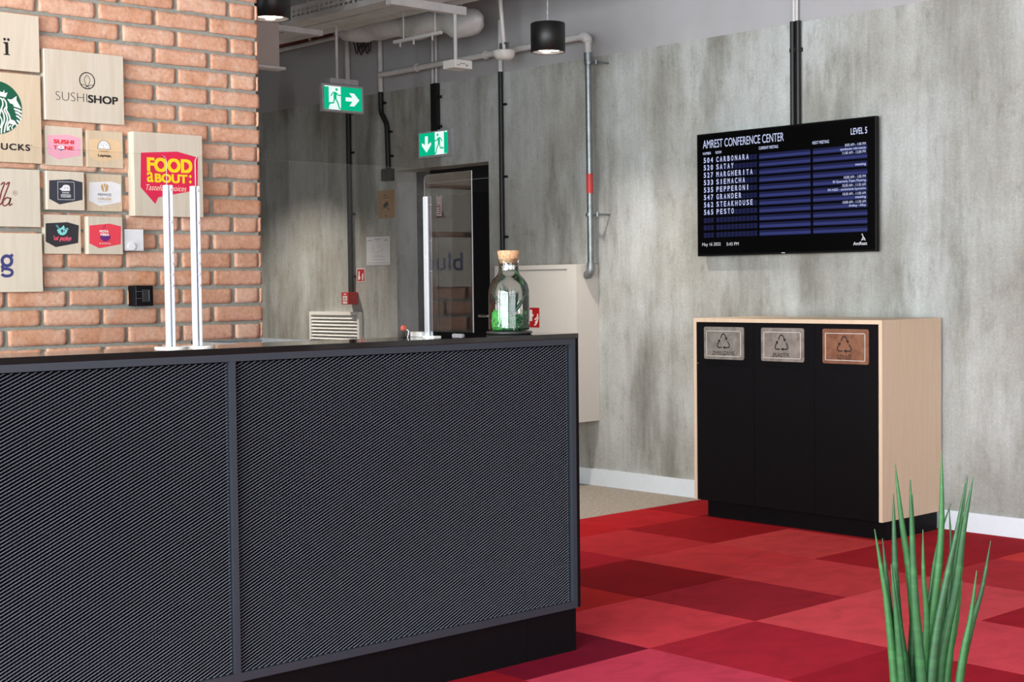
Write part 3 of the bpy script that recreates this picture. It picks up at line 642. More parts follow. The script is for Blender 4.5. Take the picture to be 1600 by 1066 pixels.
s.disc(cy, cz - .010, .0225, .0035, 3); s.build('dumpling_print', [I_blk, I_whi, I_gry, mat('print_dark_tan', (186, 150, 112), .55)], o)
s = Flat('X', x + E2); s.text('Lepieje.', 2.8529, 1.8290, 2.9131, 1.8430, bold=.03); s.build('lettering', I_blk, o)
o, x = board('plywood board with maroon script letters at the left edge', 'script', (2.10, 1.540, 2.595, 1.765), .03, 1)
s = Flat('X', x + E1)
s.line([(2.4134, 1.6184), (2.4283, 1.641), (2.4377, 1.6747), (2.45, 1.7058), (2.4458, 1.7098), (2.4355, 1.701)], .0055); s.line([(2.4249, 1.6229), (2.4366, 1.6302), (2.4489, 1.6584), (2.4689, 1.7065), (2.4661, 1.7106), (2.4557, 1.7018)], .0055)
s.line([(2.4718, 1.6493), (2.4574, 1.6517), (2.444, 1.6387), (2.4422, 1.6234), (2.4522, 1.6209), (2.4655, 1.631), (2.4747, 1.6508), (2.4684, 1.6311), (2.4697, 1.6222), (2.4806, 1.63)], .0050)
s.line([(2.4929 + .0085 * math.cos(2 * PI * k / 16), 1.6708 + .0085 * math.sin(2 * PI * k / 16)) for k in range(16)], .0012, closed=True, smooth=False); s.text('R', 2.4897, 1.6668, 2.4962, 1.6750)
s.build('lettering', I_brn, o)
o, x = board('small plywood board with a dark slate hexagon, framed cap emblem', 'cap', (2.6211, 1.6104, 2.7804, 1.764), .035, 3)
hexprint(o, x, [(2.6316, 1.7257), (2.7211, 1.7332), (2.7725, 1.7234), (2.7708, 1.6526), (2.6735, 1.6318), (2.6298, 1.6527)], I_nav)
s = Flat('X', x + E2); q = [(2.6667, 1.7215), (2.7365, 1.7225), (2.7362, 1.6520), (2.6662, 1.6510)]
for k in range(4): s.line([q[k], q[(k + 1) % 4]], .0013)
s.poly([(2.6843, 1.6855), (2.6808, 1.6876), (2.6797, 1.6898), (2.6726, 1.6929), (2.6786, 1.6964), (2.6858, 1.7), (2.6876, 1.7056), (2.6944, 1.7099), (2.7039, 1.7111), (2.7134, 1.7088), (2.718, 1.7023), (2.7181, 1.6867)])
s.text('BURGER', 2.6854, 1.6766, 2.7151, 1.6815, bold=.02); s.rect(2.6792, 1.6608, 2.7208, 1.6725); s.build('cap_print', I_lgr, o)
s = Flat('X', x + E3); s.disc(2.6952, 1.6975, .0022, .0016); s.disc(2.7071, 1.6979, .0022, .0016); s.text('BANDITS', 2.6805, 1.6622, 2.7195, 1.6712, bold=.02); s.build('lettering', I_nav, o)
o, x = board('small plywood board with a pale grey hexagon and two tan leaves', 'leaf', (2.8009, 1.6106, 2.9559, 1.7616), .015, 2)
hexprint(o, x, [(2.8116, 1.726), (2.9092, 1.7332), (2.9516, 1.7223), (2.9499, 1.6499), (2.8572, 1.6312), (2.8087, 1.6525)], I_lgr)
s = Flat('X', x + E2); cy, cz = 2.8790, 1.7064
s.poly([(cy - .016, cz + .008), (cy - .010, cz + .017), (cy - .006, cz + .006), (cy - .002, cz - .018), (cy - .010, cz - .014), (cy - .015, cz - .004)]); s.poly([(cy + .016, cz + .008), (cy + .010, cz + .017), (cy + .004, cz + .004), (cy + .002, cz - .018), (cy + .010, cz - .014), (cy + .015, cz - .004)])
s.poly([(cy - .004, cz + .014), (cy, cz + .018), (cy + .005, cz + .013), (cy, cz - .002)]); s.build('leaf_print', mat('print_ochre', (190, 150, 98), .55), o)
s = Flat('X', x + E2); s.text('i DRUGIE', 2.8482, 1.6555, 2.9077, 1.6662, bold=.01); s.build('ochre_lettering', mat('print_ochre', (190, 150, 98), .55), o)
s = Flat('X', x + E2); s.text('PIERWSZE', 2.8486, 1.6730, 2.9081, 1.6832, bold=.01); s.rect(2.848, 1.6488, 2.9074, 1.6496); s.build('lettering', I_gry, o)
o, x = board('small plywood board with a charcoal hexagon, teal bowl and pink script', 'poke', (2.6132, 1.4356, 2.7684, 1.5916), .02, 0)
hexprint(o, x, [(2.6197, 1.5563), (2.7111, 1.5627), (2.7603, 1.5506), (2.7557, 1.4798), (2.6598, 1.4623), (2.618, 1.484)], I_char)
s = Flat('X', x + E2); cy, cz = 2.6885, 1.5320; s.disc(cy, cz, .0215, .0220, 0, 0, PI, 2 * PI); s.disc(cy, cz - .001, .0215, .0045)
s.line([(2.6619, 1.5495), (2.6757, 1.5325)], .0015); s.line([(2.666, 1.5515), (2.6798, 1.5338)], .0015); s.poly([(2.6758, 1.5340), (2.6859, 1.5410), (2.6953, 1.5501), (2.6991, 1.5406), (2.6982, 1.5341)])
s.line([(2.704, 1.537), (2.711, 1.538), (2.713, 1.532)], .003); s.build('bowl_print', I_teal, o)
s = Flat('X', x + E3); s.poly([(2.682, 1.531), (2.690, 1.534), (2.693, 1.524), (2.686, 1.519)]); s.poly([(2.694, 1.531), (2.700, 1.530), (2.697, 1.522)]); s.build('bowl_shade', I_nav, o)
s = Flat('X', x + E3); s.text("'oi poke", 2.6508, 1.4840, 2.7263, 1.5085, bold=.02, shear=.3); s.rect(2.6868, 1.4866, 2.7196, 1.4876); s.build('lettering', I_hot, o)
o, x = board('small plywood board with a red hexagon and a purple bowl', 'bowl', (2.7898, 1.4349, 2.9423, 1.5873), .04, 1)
hexprint(o, x, [(2.7961, 1.5501), (2.8848, 1.5596), (2.9359, 1.5492), (2.932, 1.4761), (2.8367, 1.4587), (2.7944, 1.4785)], I_crim)
s = Flat('X', x + E2); s.disc(2.8640, 1.5105, .0240, .0238, 0, 0, PI, 2 * PI); s.line([(2.8592, 1.5533), (2.8554, 1.5376)], .0015); s.line([(2.8677, 1.5558), (2.8588, 1.5389)], .0015)
s.build('bowl_print', I_pur, o)
s = Flat('X', x + E3); s.text('MOYA', 2.8396, 1.5225, 2.8790, 1.5325, bold=.03); s.text('MISA', 2.8436, 1.5092, 2.8817, 1.5197, bold=.03); s.text('RAMEN', 2.8385, 1.4750, 2.8864, 1.4815, space=1.5); s.build('lettering', I_whi, o)
o, x = board('large plywood board with a magenta speech bubble and yellow lettering', 'food', (2.994, 1.5936, 3.3163, 1.9406), .05, 1)
s = Flat('X', x + E1); s.poly([(3.0267, 1.8546), (3.1955, 1.8673), (3.2935, 1.8475), (3.2896, 1.7099), (3.1026, 1.673), (3.0883, 1.6446), (3.0223, 1.712)]); s.build('speech_bubble', I_mag, o)
s = Flat('X', x + E2); s.text('FOOD', 3.0532, 1.7785, 3.2663, 1.8375, bold=.045); s.text('a', 3.0517, 1.7345, 3.0830, 1.7770, bold=.018); s.text('BOUT', 3.0880, 1.7345, 3.2420, 1.7720, bold=.04)
for z in (1.7425, 1.7655): s.poly([(3.2480, z), (3.2555, z + .0075), (3.2630, z), (3.2555, z - .0075)])
s.build('lettering', I_yel, o)
s = Flat('X', x + E2); s.text('Tasteful Choices', 3.0475, 1.7014, 3.2364, 1.7250, shear=.35, bold=-.006); s.build('script_lettering', I_crm, o)
o, x = board('lowest plywood board at the left edge with a navy blue letter g', 'g', (2.10, 1.2853, 2.5985, 1.5152), .03, 3)
s = Flat('X', x + E1); k_ = .052 / 185; G = lambda u, v: (2.4260 + u * k_, 1.4355 - (v - 410) * k_)
s.line([G(95 + 68 * math.cos(2 * PI * k / 20), 512 - 68 * math.sin(2 * PI * k / 20)) for k in range(20)], .0125, closed=True)
s.line([G(140, 455), G(182, 425)], .012); s.line([G(52, 565), G(28, 592), G(45, 618), (G(110, 626)), G(158, 646), G(166, 682), G(140, 712), G(85, 722), G(40, 712), G(14, 694)], .0115); s.line([G(36, 618), G(26, 648), G(30, 665)], .009)
s.build('lettering', I_blu, o)
# boards further left on the same wall, seen only in the crosswise screen
for k, (r, word, c) in enumerate((((1.42, 1.2853, 2.07, 1.53), 'blue', I_blu), ((1.42, 1.555, 2.07, 1.765), 'La', I_brn), ((1.42, 1.785, 2.07, 2.05), None, None), ((.80, 1.30, 1.395, 1.60), '', None), ((.80, 1.62, 1.395, 2.0), '', None))):
    o, x = board(('plywood board with navy blue word, left of the frame', 'plywood board with maroon script, left of the frame', 'plywood board with a pink roundel, left of the frame', 'blank plywood board left of the frame, lower one', 'blank plywood board left of the frame, upper one')[k], 'off', r, .03, k, 'plywood logo boards out of frame')
    s = Flat('X', x + E1)
    if word == 'blue': s.text('blue', 1.475, 1.365, 1.725, 1.455, bold=.01); s.build('lettering', c, o)
    elif word: s.text('La', 1.58, 1.62, 1.75, 1.70, shear=.4); s.build('lettering', c, o)
    elif word is None: s.disc(1.65, 1.93, .09); s.build('roundel', I_pnk, o)

# thermostat and switch on the bricks
t = thing('thermostat', (XB, 3.0, 1.45), 'white square thermostat with a round dial on the brick wall', 'thermostat')
MB().box(XB - .006, XB + .028, 2.958, 3.044, 1.450, 1.539, bev=.002).build('housing', mat('white_plastic', (226, 226, 228), .4, vary=.01), t)
MB().tube([(XB + .028, 2.985, 1.468), (XB + .037, 2.985, 1.468)], .0165, 28).build('dial', mat('white_plastic', (226, 226, 228), .4), t)
s = Flat('X', XB + .0285); s.line([(3.016, 1.476), (3.038, 1.476), (3.038, 1.493), (3.016, 1.493)], .0008, closed=True, smooth=False); s.rect(3.022, 1.454, 3.038, 1.456); s.rect(3.025, 1.483, 3.03, 1.485); s.build('marking', mat('pale_grey_print', (188, 190, 194), .5), t)
t = thing('light_switch', (XB, 3.02, 1.22), 'black light switch on the brick wall below the thermostat', 'switch')
MB().box(XB - .006, XB + .045, 2.985, 3.074, 1.221, 1.306, bev=.003).build('housing', M_black, t)
MB().box(XB + .045, XB + .049, 3.022, 3.056, 1.238, 1.290, bev=.001).build('rocker', mat('black_rocker', (40, 40, 44), .35), t)
s = Flat('X', XB + .0455); s.rect(2.994, 1.281, 3.020, 1.2822); s.rect(2.994, 1.252, 3.020, 1.2532); s.rect(2.9925, 1.225, 2.994, 1.302); s.build('groove', mat('groove_and_highlight_grey', (110, 112, 118), .4), t)
s = Flat('X', XB + .0496); s.rect(3.050, 1.242, 3.0535, 1.286); s.build('painted_highlight', mat('groove_and_highlight_grey', (110, 112, 118), .4), t)  # pale strip painted on the rocker as its highlight
# ------------------------------------------------------------------ things on the concrete wall
M_cabw = mat('cabinet_off_white', (206, 203, 197), .5, vary=.01, scale=5)
t = thing('hydrant_cabinet', (-7.0, W, .42), 'off-white fire hydrant cabinet on the concrete wall behind the jar', 'cabinet')
YC = 6.63
m = MB().box(-7.386, -6.615, YC + .02, W, .414, 1.418, bev=.002).box(-7.386, -6.615, YC, YC + .021, 1.39, 1.418).box(-7.386, -6.615, YC, YC + .021, .414, .45).box(-6.70, -6.615, YC, YC + .021, .45, 1.39).box(-7.386, -7.35, YC, YC + .021, .45, 1.39)
m.build('body', M_cabw, t)
MB().box(-7.345, -6.706, YC + .006, YC + .021, .454, 1.385, bev=.002).build('door', M_cabw, t)
s = Flat('Y', YC + .0052); s.rect(-7.10, 1.013, -6.963, 1.142, 0); s.rect(-7.09, 1.055, -7.03, 1.128, 1, .0005); s.rect(-7.04, 1.085, -7.018, 1.10, 1, .0005)
for k, (a, c) in enumerate(((-7.005, 1.03), (-6.998, 1.048), (-7.002, 1.066))): s.line([(a - .006, c), (a + .008, c + .004), (a + .02, c + .022 - .002 * k), (a + .024, c + .036)], .011, 1, .0005)
s.build('hose_sign', [M_red, mat('sign_white', (230, 226, 224), .5)], t)
M_sw = mat('sign_white', (230, 226, 224), .5)

t = thing('ventilation_grille', (-9.47, W, .88), 'off-white louvred ventilation grille low on the concrete wall', 'grille')
M_gr = mat('grille_off_white', (226, 224, 220), .5, vary=.01)
MB().box(-9.80, -9.775, 6.80, W, .62, 1.099).box(-9.165, -9.137, 6.80, W, .62, 1.099).box(-9.775, -9.165, 6.80, W, 1.072, 1.099).box(-9.775, -9.165, 6.80, W, .62, .645).build('frame', M_gr, t)
for k in range(16):
    z = 1.056 - .0268 * k
    MB().add([(-9.775, 6.802, z - .012), (-9.165, 6.802, z - .012), (-9.165, 6.826, z + .012), (-9.775, 6.826, z + .012), (-9.775, 6.806, z - .014), (-9.165, 6.806, z - .014), (-9.165, 6.828, z + .009), (-9.775, 6.828, z + .009)],
             [(0, 1, 2, 3), (4, 7, 6, 5), (0, 4, 5, 1), (2, 6, 7, 3)]).build('slat', M_gr, t)
MB().box(-9.775, -9.165, W - .004, W - .001, .645, 1.072).build('dark_backing', M_blackm, t)

t = thing('call_point', (-9.22, W, 1.2), 'red fire alarm call point at the foot of a black conduit', 'alarm')
MB().box(-9.272, -9.180, 6.735, W, 1.157, 1.251, bev=.006).build('housing', M_red, t)
s = Flat('Y', 6.7345); s.rect(-9.252, 1.185, -9.196, 1.222); s.rect(-9.252, 1.164, -9.196, 1.178); s.rect(-9.240, 1.232, -9.208, 1.240)
for q in range(3): s.rect(-9.244, 1.192 + .009 * q, -9.206, 1.196 + .009 * q, 1, .0006)
s.build('label_plate', [M_sw, M_ink], t)
s = Flat('Y', W - .004); s.rect(-9.193, 1.327, -9.088, 1.432, 1); s.rect(-9.187, 1.333, -9.094, 1.426, 0, .0006)
s.line([(-9.165, 1.342), (-9.166, 1.365), (-9.160, 1.385), (-9.163, 1.41)], .014, 1, .0012); s.disc(-9.158, 1.36, .013, mi=1, e=.0012)
for k in range(3): s.line([(-9.128, 1.343 + .016 * k), (-9.118, 1.347 + .016 * k), (-9.108, 1.362 + .016 * k)], .009, 1, .0012)
s.add([(-9.193, W - .004, 1.327), (-9.088, W - .004, 1.327), (-9.088, W - .004, 1.432), (-9.193, W - .004, 1.432), (-9.193, W, 1.327), (-9.088, W, 1.327), (-9.088, W, 1.432), (-9.193, W, 1.432)], [(0, 1, 5, 4), (1, 2, 6, 5), (2, 3, 7, 6), (3, 0, 4, 7)], 1)
tag(s.build('fire_alarm_sign', [M_red, M_sw], loc=(-9.14, W, 1.33)), 'small red pictogram sign with white border beside the black conduit', 'sign')
t = thing('evacuation_plan', (-8.92, W, 1.45), 'white sheet with a faint floor plan left of the door niche', 'poster')
MB().box(-9.064, -8.776, W - .004, W, 1.452, 1.668).build('panel', mat('white_sheet', (206, 206, 210), .5, vary=.01), t)
s = Flat('Y', W - .0046); rp = random.Random(2)
s.rect(-9.05, 1.638, -9.0, 1.644); s.rect(-8.965, 1.646, -8.885, 1.651); s.rect(-8.935, 1.634, -8.91, 1.638); s.disc(-8.82, 1.642, .008); s.rect(-8.845, 1.634, -8.797, 1.638)
for a, c, d, e in ((-8.99, 1.56, -8.975, 1.60), (-8.93, 1.585, -8.90, 1.605), (-8.885, 1.57, -8.85, 1.592), (-8.965, 1.525, -8.93, 1.55), (-8.925, 1.525, -8.87, 1.555), (-8.985, 1.495, -8.835, 1.515)): s.line([(a, c), (d, c), (d, e), (a, e)], .0025, closed=True, smooth=False)
for k in range(14): s.rect(-9.045 + .019 * k, 1.470, -9.036 + .019 * k, 1.475); s.rect(-9.045 + .019 * k, 1.460, -9.034 + .019 * k, 1.463)
s.build('plan_print', mat('grey_print', (140, 140, 146), .6), t)
t = thing('camera_sign', (-8.8, W, 1.8), 'brown wooden plaque with a black camera symbol beside the door', 'sign')
MB().box(-8.903, -8.708, W - .012, W, 1.803, 2.009, bev=.001).build('plaque', m_ply('brown_plywood', (150, 118, 84), (170, 138, 100), 9), t)
s = Flat('Y', W - .0126); s.text('OBIEKT', -8.838, 1.969, -8.776, 1.978, bold=.01); s.text('MONITOROWANY', -8.858, 1.950, -8.756, 1.959, bold=.01)
s.poly([(-8.832, 1.905), (-8.786, 1.930), (-8.774, 1.908), (-8.775, 1.897), (-8.820, 1.878), (-8.838, 1.893)]); s.poly([(-8.852, 1.880), (-8.842, 1.886), (-8.838, 1.874), (-8.848, 1.868)]); s.line([(-8.793, 1.893), (-8.788, 1.872), (-8.770, 1.869)], .006, smooth=False); s.rect(-8.768, 1.861, -8.763, 1.878); s.rect(-8.82, 1.816, -8.79, 1.821)
s.build('lettering', M_ink, t)

M_con = mat('black_conduit', (14, 14, 15), .5, vary=.03)
def conduit(name, pts, r, label, loc, clips=(), mats=None, seg=10, white=None, cat='conduit', group=None):
    t = thing(name, loc, label, cat, group); MB().tube(pts, r, seg).build('pipe', mats or M_con, t)
    if white: MB().tube(white, r, seg).build('painted_upper_pipe', M_service, t)
    for z in clips: x = pts[0][0] if len(pts) == 2 else z[1]; zz = z if len(pts) == 2 else z[0]; MB().box(x + r, x + r + .022, W - .022, W, zz - .008, zz + .008).build('clip', mats or M_con, t)
    return t
YK = W - .022
conduit('black_conduit', [(-9.245, YK, 2.742), (-9.245, YK, 1.25)], .020, 'black vertical conduit dropping to the red call point', (-9.245, W, 1.25), (2.62, 2.32, 1.85, 1.37), white=[(-9.245, YK, 3.6), (-9.245, YK, 2.742)])
conduit('black_conduit', [(-8.835, YK, 2.742), (-8.835, YK, 2.62), (-8.83, YK, 2.585), (-8.775, YK, 2.51), (-8.765, YK, 2.475), (-8.755, YK, 2.165)], .019, 'black conduit with an offset bend ending in a junction box', (-8.76, W, 2.17), ((2.66, -8.835), (2.44, -8.765), (2.26, -8.757)), white=[(-8.835, YK, 3.16), (-8.835, YK, 2.742)])
t = thing('junction_box', (-8.76, W, 2.12), 'small black junction box under the bent conduit', 'box')
MB().box(-8.805, -8.708, 6.775, W, 2.076, 2.166, bev=.004).build('housing', M_con, t); MB().box(-8.798, -8.715, 6.771, 6.775, 2.083, 2.159, bev=.001).build('lid', M_con, t)
t = thing('black_trunking', (-8.20, W, 2.4), 'wide black cable duct above the exit sign over the door', 'duct')
MB().box(-8.238, -8.172, W - .035, W, 2.40, 2.738).build('duct', M_con, t)
for z in (2.64, 2.43): MB().box(-8.172, -8.150, W - .025, W, z - .01, z + .01).build('clip', M_con, t)
MB().tube([(-8.224, YK, 3.6), (-8.224, YK, 2.738)], .011, 8).build('painted_upper_pipe', M_service, t); MB().tube([(-8.186, YK, 3.6), (-8.186, YK, 2.738)], .011, 8).build('painted_upper_pipe', M_service, t)
MB().box(-8.185, -8.13, W - .03, W, 2.855, 2.87).build('bracket', M_service, t)
conduit('black_conduit', [(-7.502, YK, 2.742), (-7.502, YK, 1.419)], .017, 'black vertical conduit running down behind the corked jar', (-7.502, W, 1.42), (2.52, 2.03, 1.62), white=[(-7.502, YK, 3.09), (-7.502, YK, 2.742)])
t = thing('display_conduits', (-5.05, W, 2.17), 'pair of black conduits dropping to the top of the wall display', 'conduit')
for x in (-5.068, -5.030):
    c_ = MB().tube([(x, YK, 2.745), (x, YK, 2.10)], .0155, 10).build('pipe', M_con, t)
MB().box(-5.085, -5.013, W - .03, W, 2.575, 2.597).build('clip', M_con, t)
MB().tube([(-5.06, YK, 3.6), (-5.058, YK, 2.745)], .009, 8).build('painted_upper_pipe', M_service, t); MB().tube([(-5.035, YK, 3.6), (-5.038, YK, 2.745)], .009, 8).build('painted_upper_pipe', M_service, t)

# sprinkler / hydrant pipe
YP = 6.72
t = thing('white_pipe', (-7.7, YP, 2.86), 'white painted pipe running level along the top of the concrete wall', 'pipe')
MB().tube([(-8.73, YP, 2.850), (-6.635, YP, 2.857), (-6.606, YP, 2.854), (-6.590, YP, 2.842), (-6.582, YP, 2.82), (-6.582, YP, 2.742)], .021, 14).build('pipe', M_service, t)
MB().tube([(-6.635, YP, 2.857), (-6.605, YP, 2.854), (-6.588, YP, 2.838), (-6.582, YP, 2.815)], .030, 14).build('elbow', M_service, t)
for x in (-8.30, -7.56, -7.04): MB().tube([(x, YP, 2.854), (x + .014, YP, 2.854)], .030, 14).box(x + .002, x + .012, YP, W, 2.849, 2.859).build('clamp', M_service, t)
t = thing('steel_pipe', (-6.645, YP, 1.37), 'galvanised steel riser pipe with clamps, elbowing into the hydrant cabinet', 'pipe')
MB().tube([(-6.582, YP, 2.742), (-6.5745, YP, 1.41)], .0205, 16).build('pipe', M_steel, t)
MB().tube([(-6.582, YP, 2.75), (-6.582, YP, 2.70)], .027, 16).build('socket', M_steel, t)
MB().tube([(-6.5745, YP, 1.425), (-6.5745, YP, 1.388), (-6.580, YP, 1.366), (-6.593, YP, 1.353), (-6.6145, YP, 1.350)], [.026, .028, .028, .028, .027], 16).build('elbow', M_steel, t)
for z in (2.685, 1.73):
    q = MB().tube([(-6.579, YP, z - .010), (-6.579, YP, z + .010)], .0275, 16).tube([(-6.56, YP, z), (-6.508, YP, z)], .007, 8).tube([(-6.511, YP, z), (-6.511, W, z)], .006, 8).tube([(-6.513, YP, z - .014), (-6.513, YP, z + .014)], .009, 8).build('clamp', M_steel, t)
lb = MB(); n = 12
lb.tube([(-6.5778, YP, 1.988), (-6.5771, YP, 1.866)], .0218, 16, cap=False).build('red_label', mat('pipe_label_red', (178, 52, 50), .5, vary=.05, scale=120), t)

# exit signs
M_eg = emat('exit_green', (0, 178, 130), 1.0); M_ew = emat('exit_white', (236, 255, 250), .92)
M_egrey = mat('sign_grey_housing', (172, 174, 178), .5)
def runner(s, U, V, d, mi, e):
    """running figure inside a unit box, mirrored by d"""
    q = lambda u, v: (U(u if d > 0 else 1 - u), V(v))
    s.disc(*q(.62, .86), abs(U(.085) - U(0)), abs(V(.06) - V(0)), mi, e)
    s.line([q(.55, .74), q(.50, .60), q(.50, .47)], abs(U(.22) - U(0)), mi, e)
    s.line([q(.56, .73), q(.76, .62), q(.95, .64)], abs(U(.075) - U(0)), mi, e); s.line([q(.52, .74), q(.34, .70), q(.20, .56)], abs(U(.075) - U(0)), mi, e)
    s.line([q(.50, .50), q(.70, .30), q(.80, .08), (q(.92, .04))], abs(U(.10) - U(0)), mi, e, smooth=False); s.line([q(.47, .50), q(.38, .28), q(.05, .26)], abs(U(.10) - U(0)), mi, e, smooth=False)
t = thing('exit_sign', (-8.2, 5.99, 2.66), 'hanging green exit sign with running figure and right arrow', 'exit sign', 'green exit signs')
XE = -8.2
MB().box(XE - .026, XE + .004, 5.822, 6.168, 2.474, 2.662, bev=.003).build('housing', M_egrey, t)
MB().box(XE - .045, XE + .012, 5.885, 6.118, 2.664, 2.700, bev=.002).build('bracket', M_egrey, t)
MB().tube([(XE - .02, 5.964, 2.70), (XE - .02, 5.964, 3.62)], .010, 8).build('rod', M_service, t)
s = Flat('X', XE + .0045); y0, y1, z0, z1 = 5.838, 6.152, 2.489, 2.646; U = lambda u: y0 + (y1 - y0) * u; V = lambda v: z0 + (z1 - z0) * v
s.rect(y0, z0, y1, z1, 0); s.rect(U(.12), V(0), U(.435), V(1), 1, .0008); s.rect(U(.01), V(.955), U(.12), V(1), 1, .0008); s.rect(U(.03), V(0), U(.12), V(.02), 1, .0008)
s.poly([(U(.56), V(.40)), (U(.74), V(.40)), (U(.66), V(.20)), (U(.79), V(.20)), (U(.93), V(.48)), (U(.79), V(.76)), (U(.66), V(.76)), (U(.74), V(.57)), (U(.56), V(.57))], 1, .0008)
runner(s, lambda u: U(.10 + .36 * u), V, 1, 0, .0016); s.poly([(U(.02), V(.0)), (U(.10), V(.0)), (U(.12), V(.14)), (U(.16), V(.24)), (U(.10), V(.24)), (U(.06), V(.12))], 0, .0016)
s.build('lit_face', [M_eg, M_ew], t)
t = thing('exit_sign', (-8.21, W, 2.22), 'green exit sign with down arrow mounted above the door niche', 'exit sign', 'green exit signs')
YE = 6.803
MB().box(-8.395, -8.018, YE, W, 2.213, 2.407, bev=.003).build('housing', M_egrey, t)
s = Flat('Y', YE - .0006); y0, y1, z0, z1 = -8.380, -8.060, 2.230, 2.392; U = lambda u: y0 + (y1 - y0) * u; V = lambda v: z0 + (z1 - z0) * v
s.rect(y0, z0, y1, z1, 0); s.rect(U(.555), V(0), U(.87), V(1), 1, .0008); s.rect(U(.90), V(.94), U(.98), V(1), 1, .0008); s.rect(U(.87), V(0), U(.95), V(.02), 1, .0008)
s.poly([(U(.205), V(.86)), (U(.31), V(.86)), (U(.31), V(.48)), (U(.42), V(.58)), (U(.42), V(.45)), (U(.2575), V(.13)), (U(.095), V(.45)), (U(.095), V(.58)), (U(.205), V(.48))], 1, .0008)
runner(s, lambda u: U(.52 + .36 * u), V, -1, 0, .0016)
s.build('lit_face', [M_eg, M_ew], t)

# ------------------------------------------------------------------ services under the ceiling
def perforated(name, x0, x1, y0, y1, z0, z1, label):
    t = thing(name, ((x0 + x1) / 2, (y0 + y1) / 2, z0), label, 'cable tray', 'cable trays')
    m = MB()
    for yy in (y0, y1):                                            # side walls with two rows of real slots
        zr = [z0, z0 + (z1 - z0) * .30, z0 + (z1 - z0) * .46, z0 + (z1 - z0) * .58, z0 + (z1 - z0) * .74, z1]; p_ = .052; n = int((x1 - x0) / p_)
        for k in range(n):
            a, c, d = x0 + k * p_, x0 + k * p_ + .028, x0 + (k + 1) * p_
            for r_ in range(5):
                if r_ in (1, 3): m.add([(c, yy, zr[r_]), (d, yy, zr[r_]), (d, yy, zr[r_ + 1]), (c, yy, zr[r_ + 1])], [(0, 1, 2, 3)])
                else: m.add([(a, yy, zr[r_]), (d, yy, zr[r_]), (d, yy, zr[r_ + 1]), (a, yy, zr[r_ + 1])], [(0, 1, 2, 3)])
    m.build('side_wall', M_service, t)
    MB().box(x0, x1, y0, y1, z0 - .003, z0).box(x0, x1, y0 - .012, y0, z1 - .003, z1).build('tray_base', M_service, t)
    for q in (x0 + .8, x0 + 2.2): MB().tube([(q, (y0 + y1) / 2, z0), (q, (y0 + y1) / 2, 3.62)], .006, 6).build('hanger', M_service, t)
    return t
perforated('cable_tray', -8.9, -4.4, 5.58, 5.72, 3.03, 3.135, 'perforated white cable tray nearest the camera under the ceiling')
perforated('cable_tray', -8.9, -4.4, 5.745, 5.885, 3.03, 3.10, 'second white cable tray, behind the slotted one')
t = thing('ventilation_duct', (-7.4, 6.42, 3.0), 'crumpled wrapped white ventilation duct sagging near the ceiling', 'duct')
rd = random.Random(6); m = MB(); n = 46; seg = 22; vs = []
for i in range(n + 1):
    q = i / n; x = -8.75 + 1.50 * q; zc = 3.185 - .16 * q - .030 * math.sin(q * 9) ** 2; r0 = (.085 + .030 * abs(math.sin(q * 12 + .6))) * (1 - .2 * q) + rd.uniform(-.003, .003)
    if q > .93: r0 *= math.sqrt(max(0.02, 1 - ((q - .93) / .07) ** 2))
    for k in range(seg):
        an = 2 * PI * k / seg; rr = r0 * (1 + .07 * math.sin(3 * an + q * 24) + .03 * math.sin(7 * an - q * 40)) + rd.uniform(-.003, .003)
        vs.append((x, 6.42 + rr * math.cos(an), zc + rr * math.sin(an)))
m.add(vs, [(i * seg + k, i * seg + (k + 1) % seg, (i + 1) * seg + (k + 1) % seg, (i + 1) * seg + k) for i in range(n) for k in range(seg)] + [tuple(range(n * seg, n * seg + seg))], 0, True)
m.build('wrapping', M_service, t)
for x in (-8.2, -7.45): MB().tube([(x, 6.42, 3.1), (x, 6.42, 3.62)], .006, 6).build('hanger', M_service, t)
t = thing('ventilation_duct', (-7.2, 6.2, 3.05), 'smooth round white ventilation duct above the wrapped one', 'duct')
MB().tube([(-9.6, 6.16, 3.20), (-6.0, 6.16, 3.19)], .120, 26).build('tube', M_service, t)
for x in (-8.4, -7.3, -6.4): MB().tube([(x, 6.16, 3.196), (x + .03, 6.16, 3.196)], .126, 26).build('collar', M_service, t)
t = thing('mounting_rail', (-7.42, 6.02, 2.88), 'thin white mounting rail with small hooks below the wrapped duct', 'rail')
MB().box(-7.655, -7.18, 6.005, 6.028, 2.871, 2.890).build('rail', M_service, t)
for x in (-7.60, -7.46, -7.27): MB().box(x, x + .010, 6.012, 6.020, 2.842, 2.871).build('hook', M_service, t)
for x in (-7.56, -7.24): MB().tube([(x, 6.018, 2.889), (x, 6.018, 3.62)], .005, 6).build('hanger', M_service, t)
t = thing('motion_sensor', (-7.08, 6.07, 2.64), 'white box sensor hanging on a white rod from a strut', 'sensor')
MB().box(-7.148, -7.03, 6.0, 6.142, 2.646, 2.697, bev=.003).build('housing', M_white, t)
s = Flat('X', -7.0292); s.line([(6.015, 2.664), (6.03, 2.661), (6.04, 2.668), (6.05, 2.676), (6.065, 2.673), (6.08, 2.675), (6.09, 2.664)], .004); s.disc(6.098, 2.664, .006); s.build('marking', mat('grey_marking', (110, 112, 112), .5), t)
MB().tube([(-7.03 - .018, 6.02, 2.697), (-7.03 - .018, 6.02, 2.985)], .012, 10).build('rod', M_service, t)
MB().box(-7.075, -7.025, 5.5, 6.095, 2.975, 3.026).build('strut', M_service, t)
t = thing('smoke_detector', (-7.124, 6.5, 2.75), 'round white smoke detector on a slim white drop pole', 'detector')
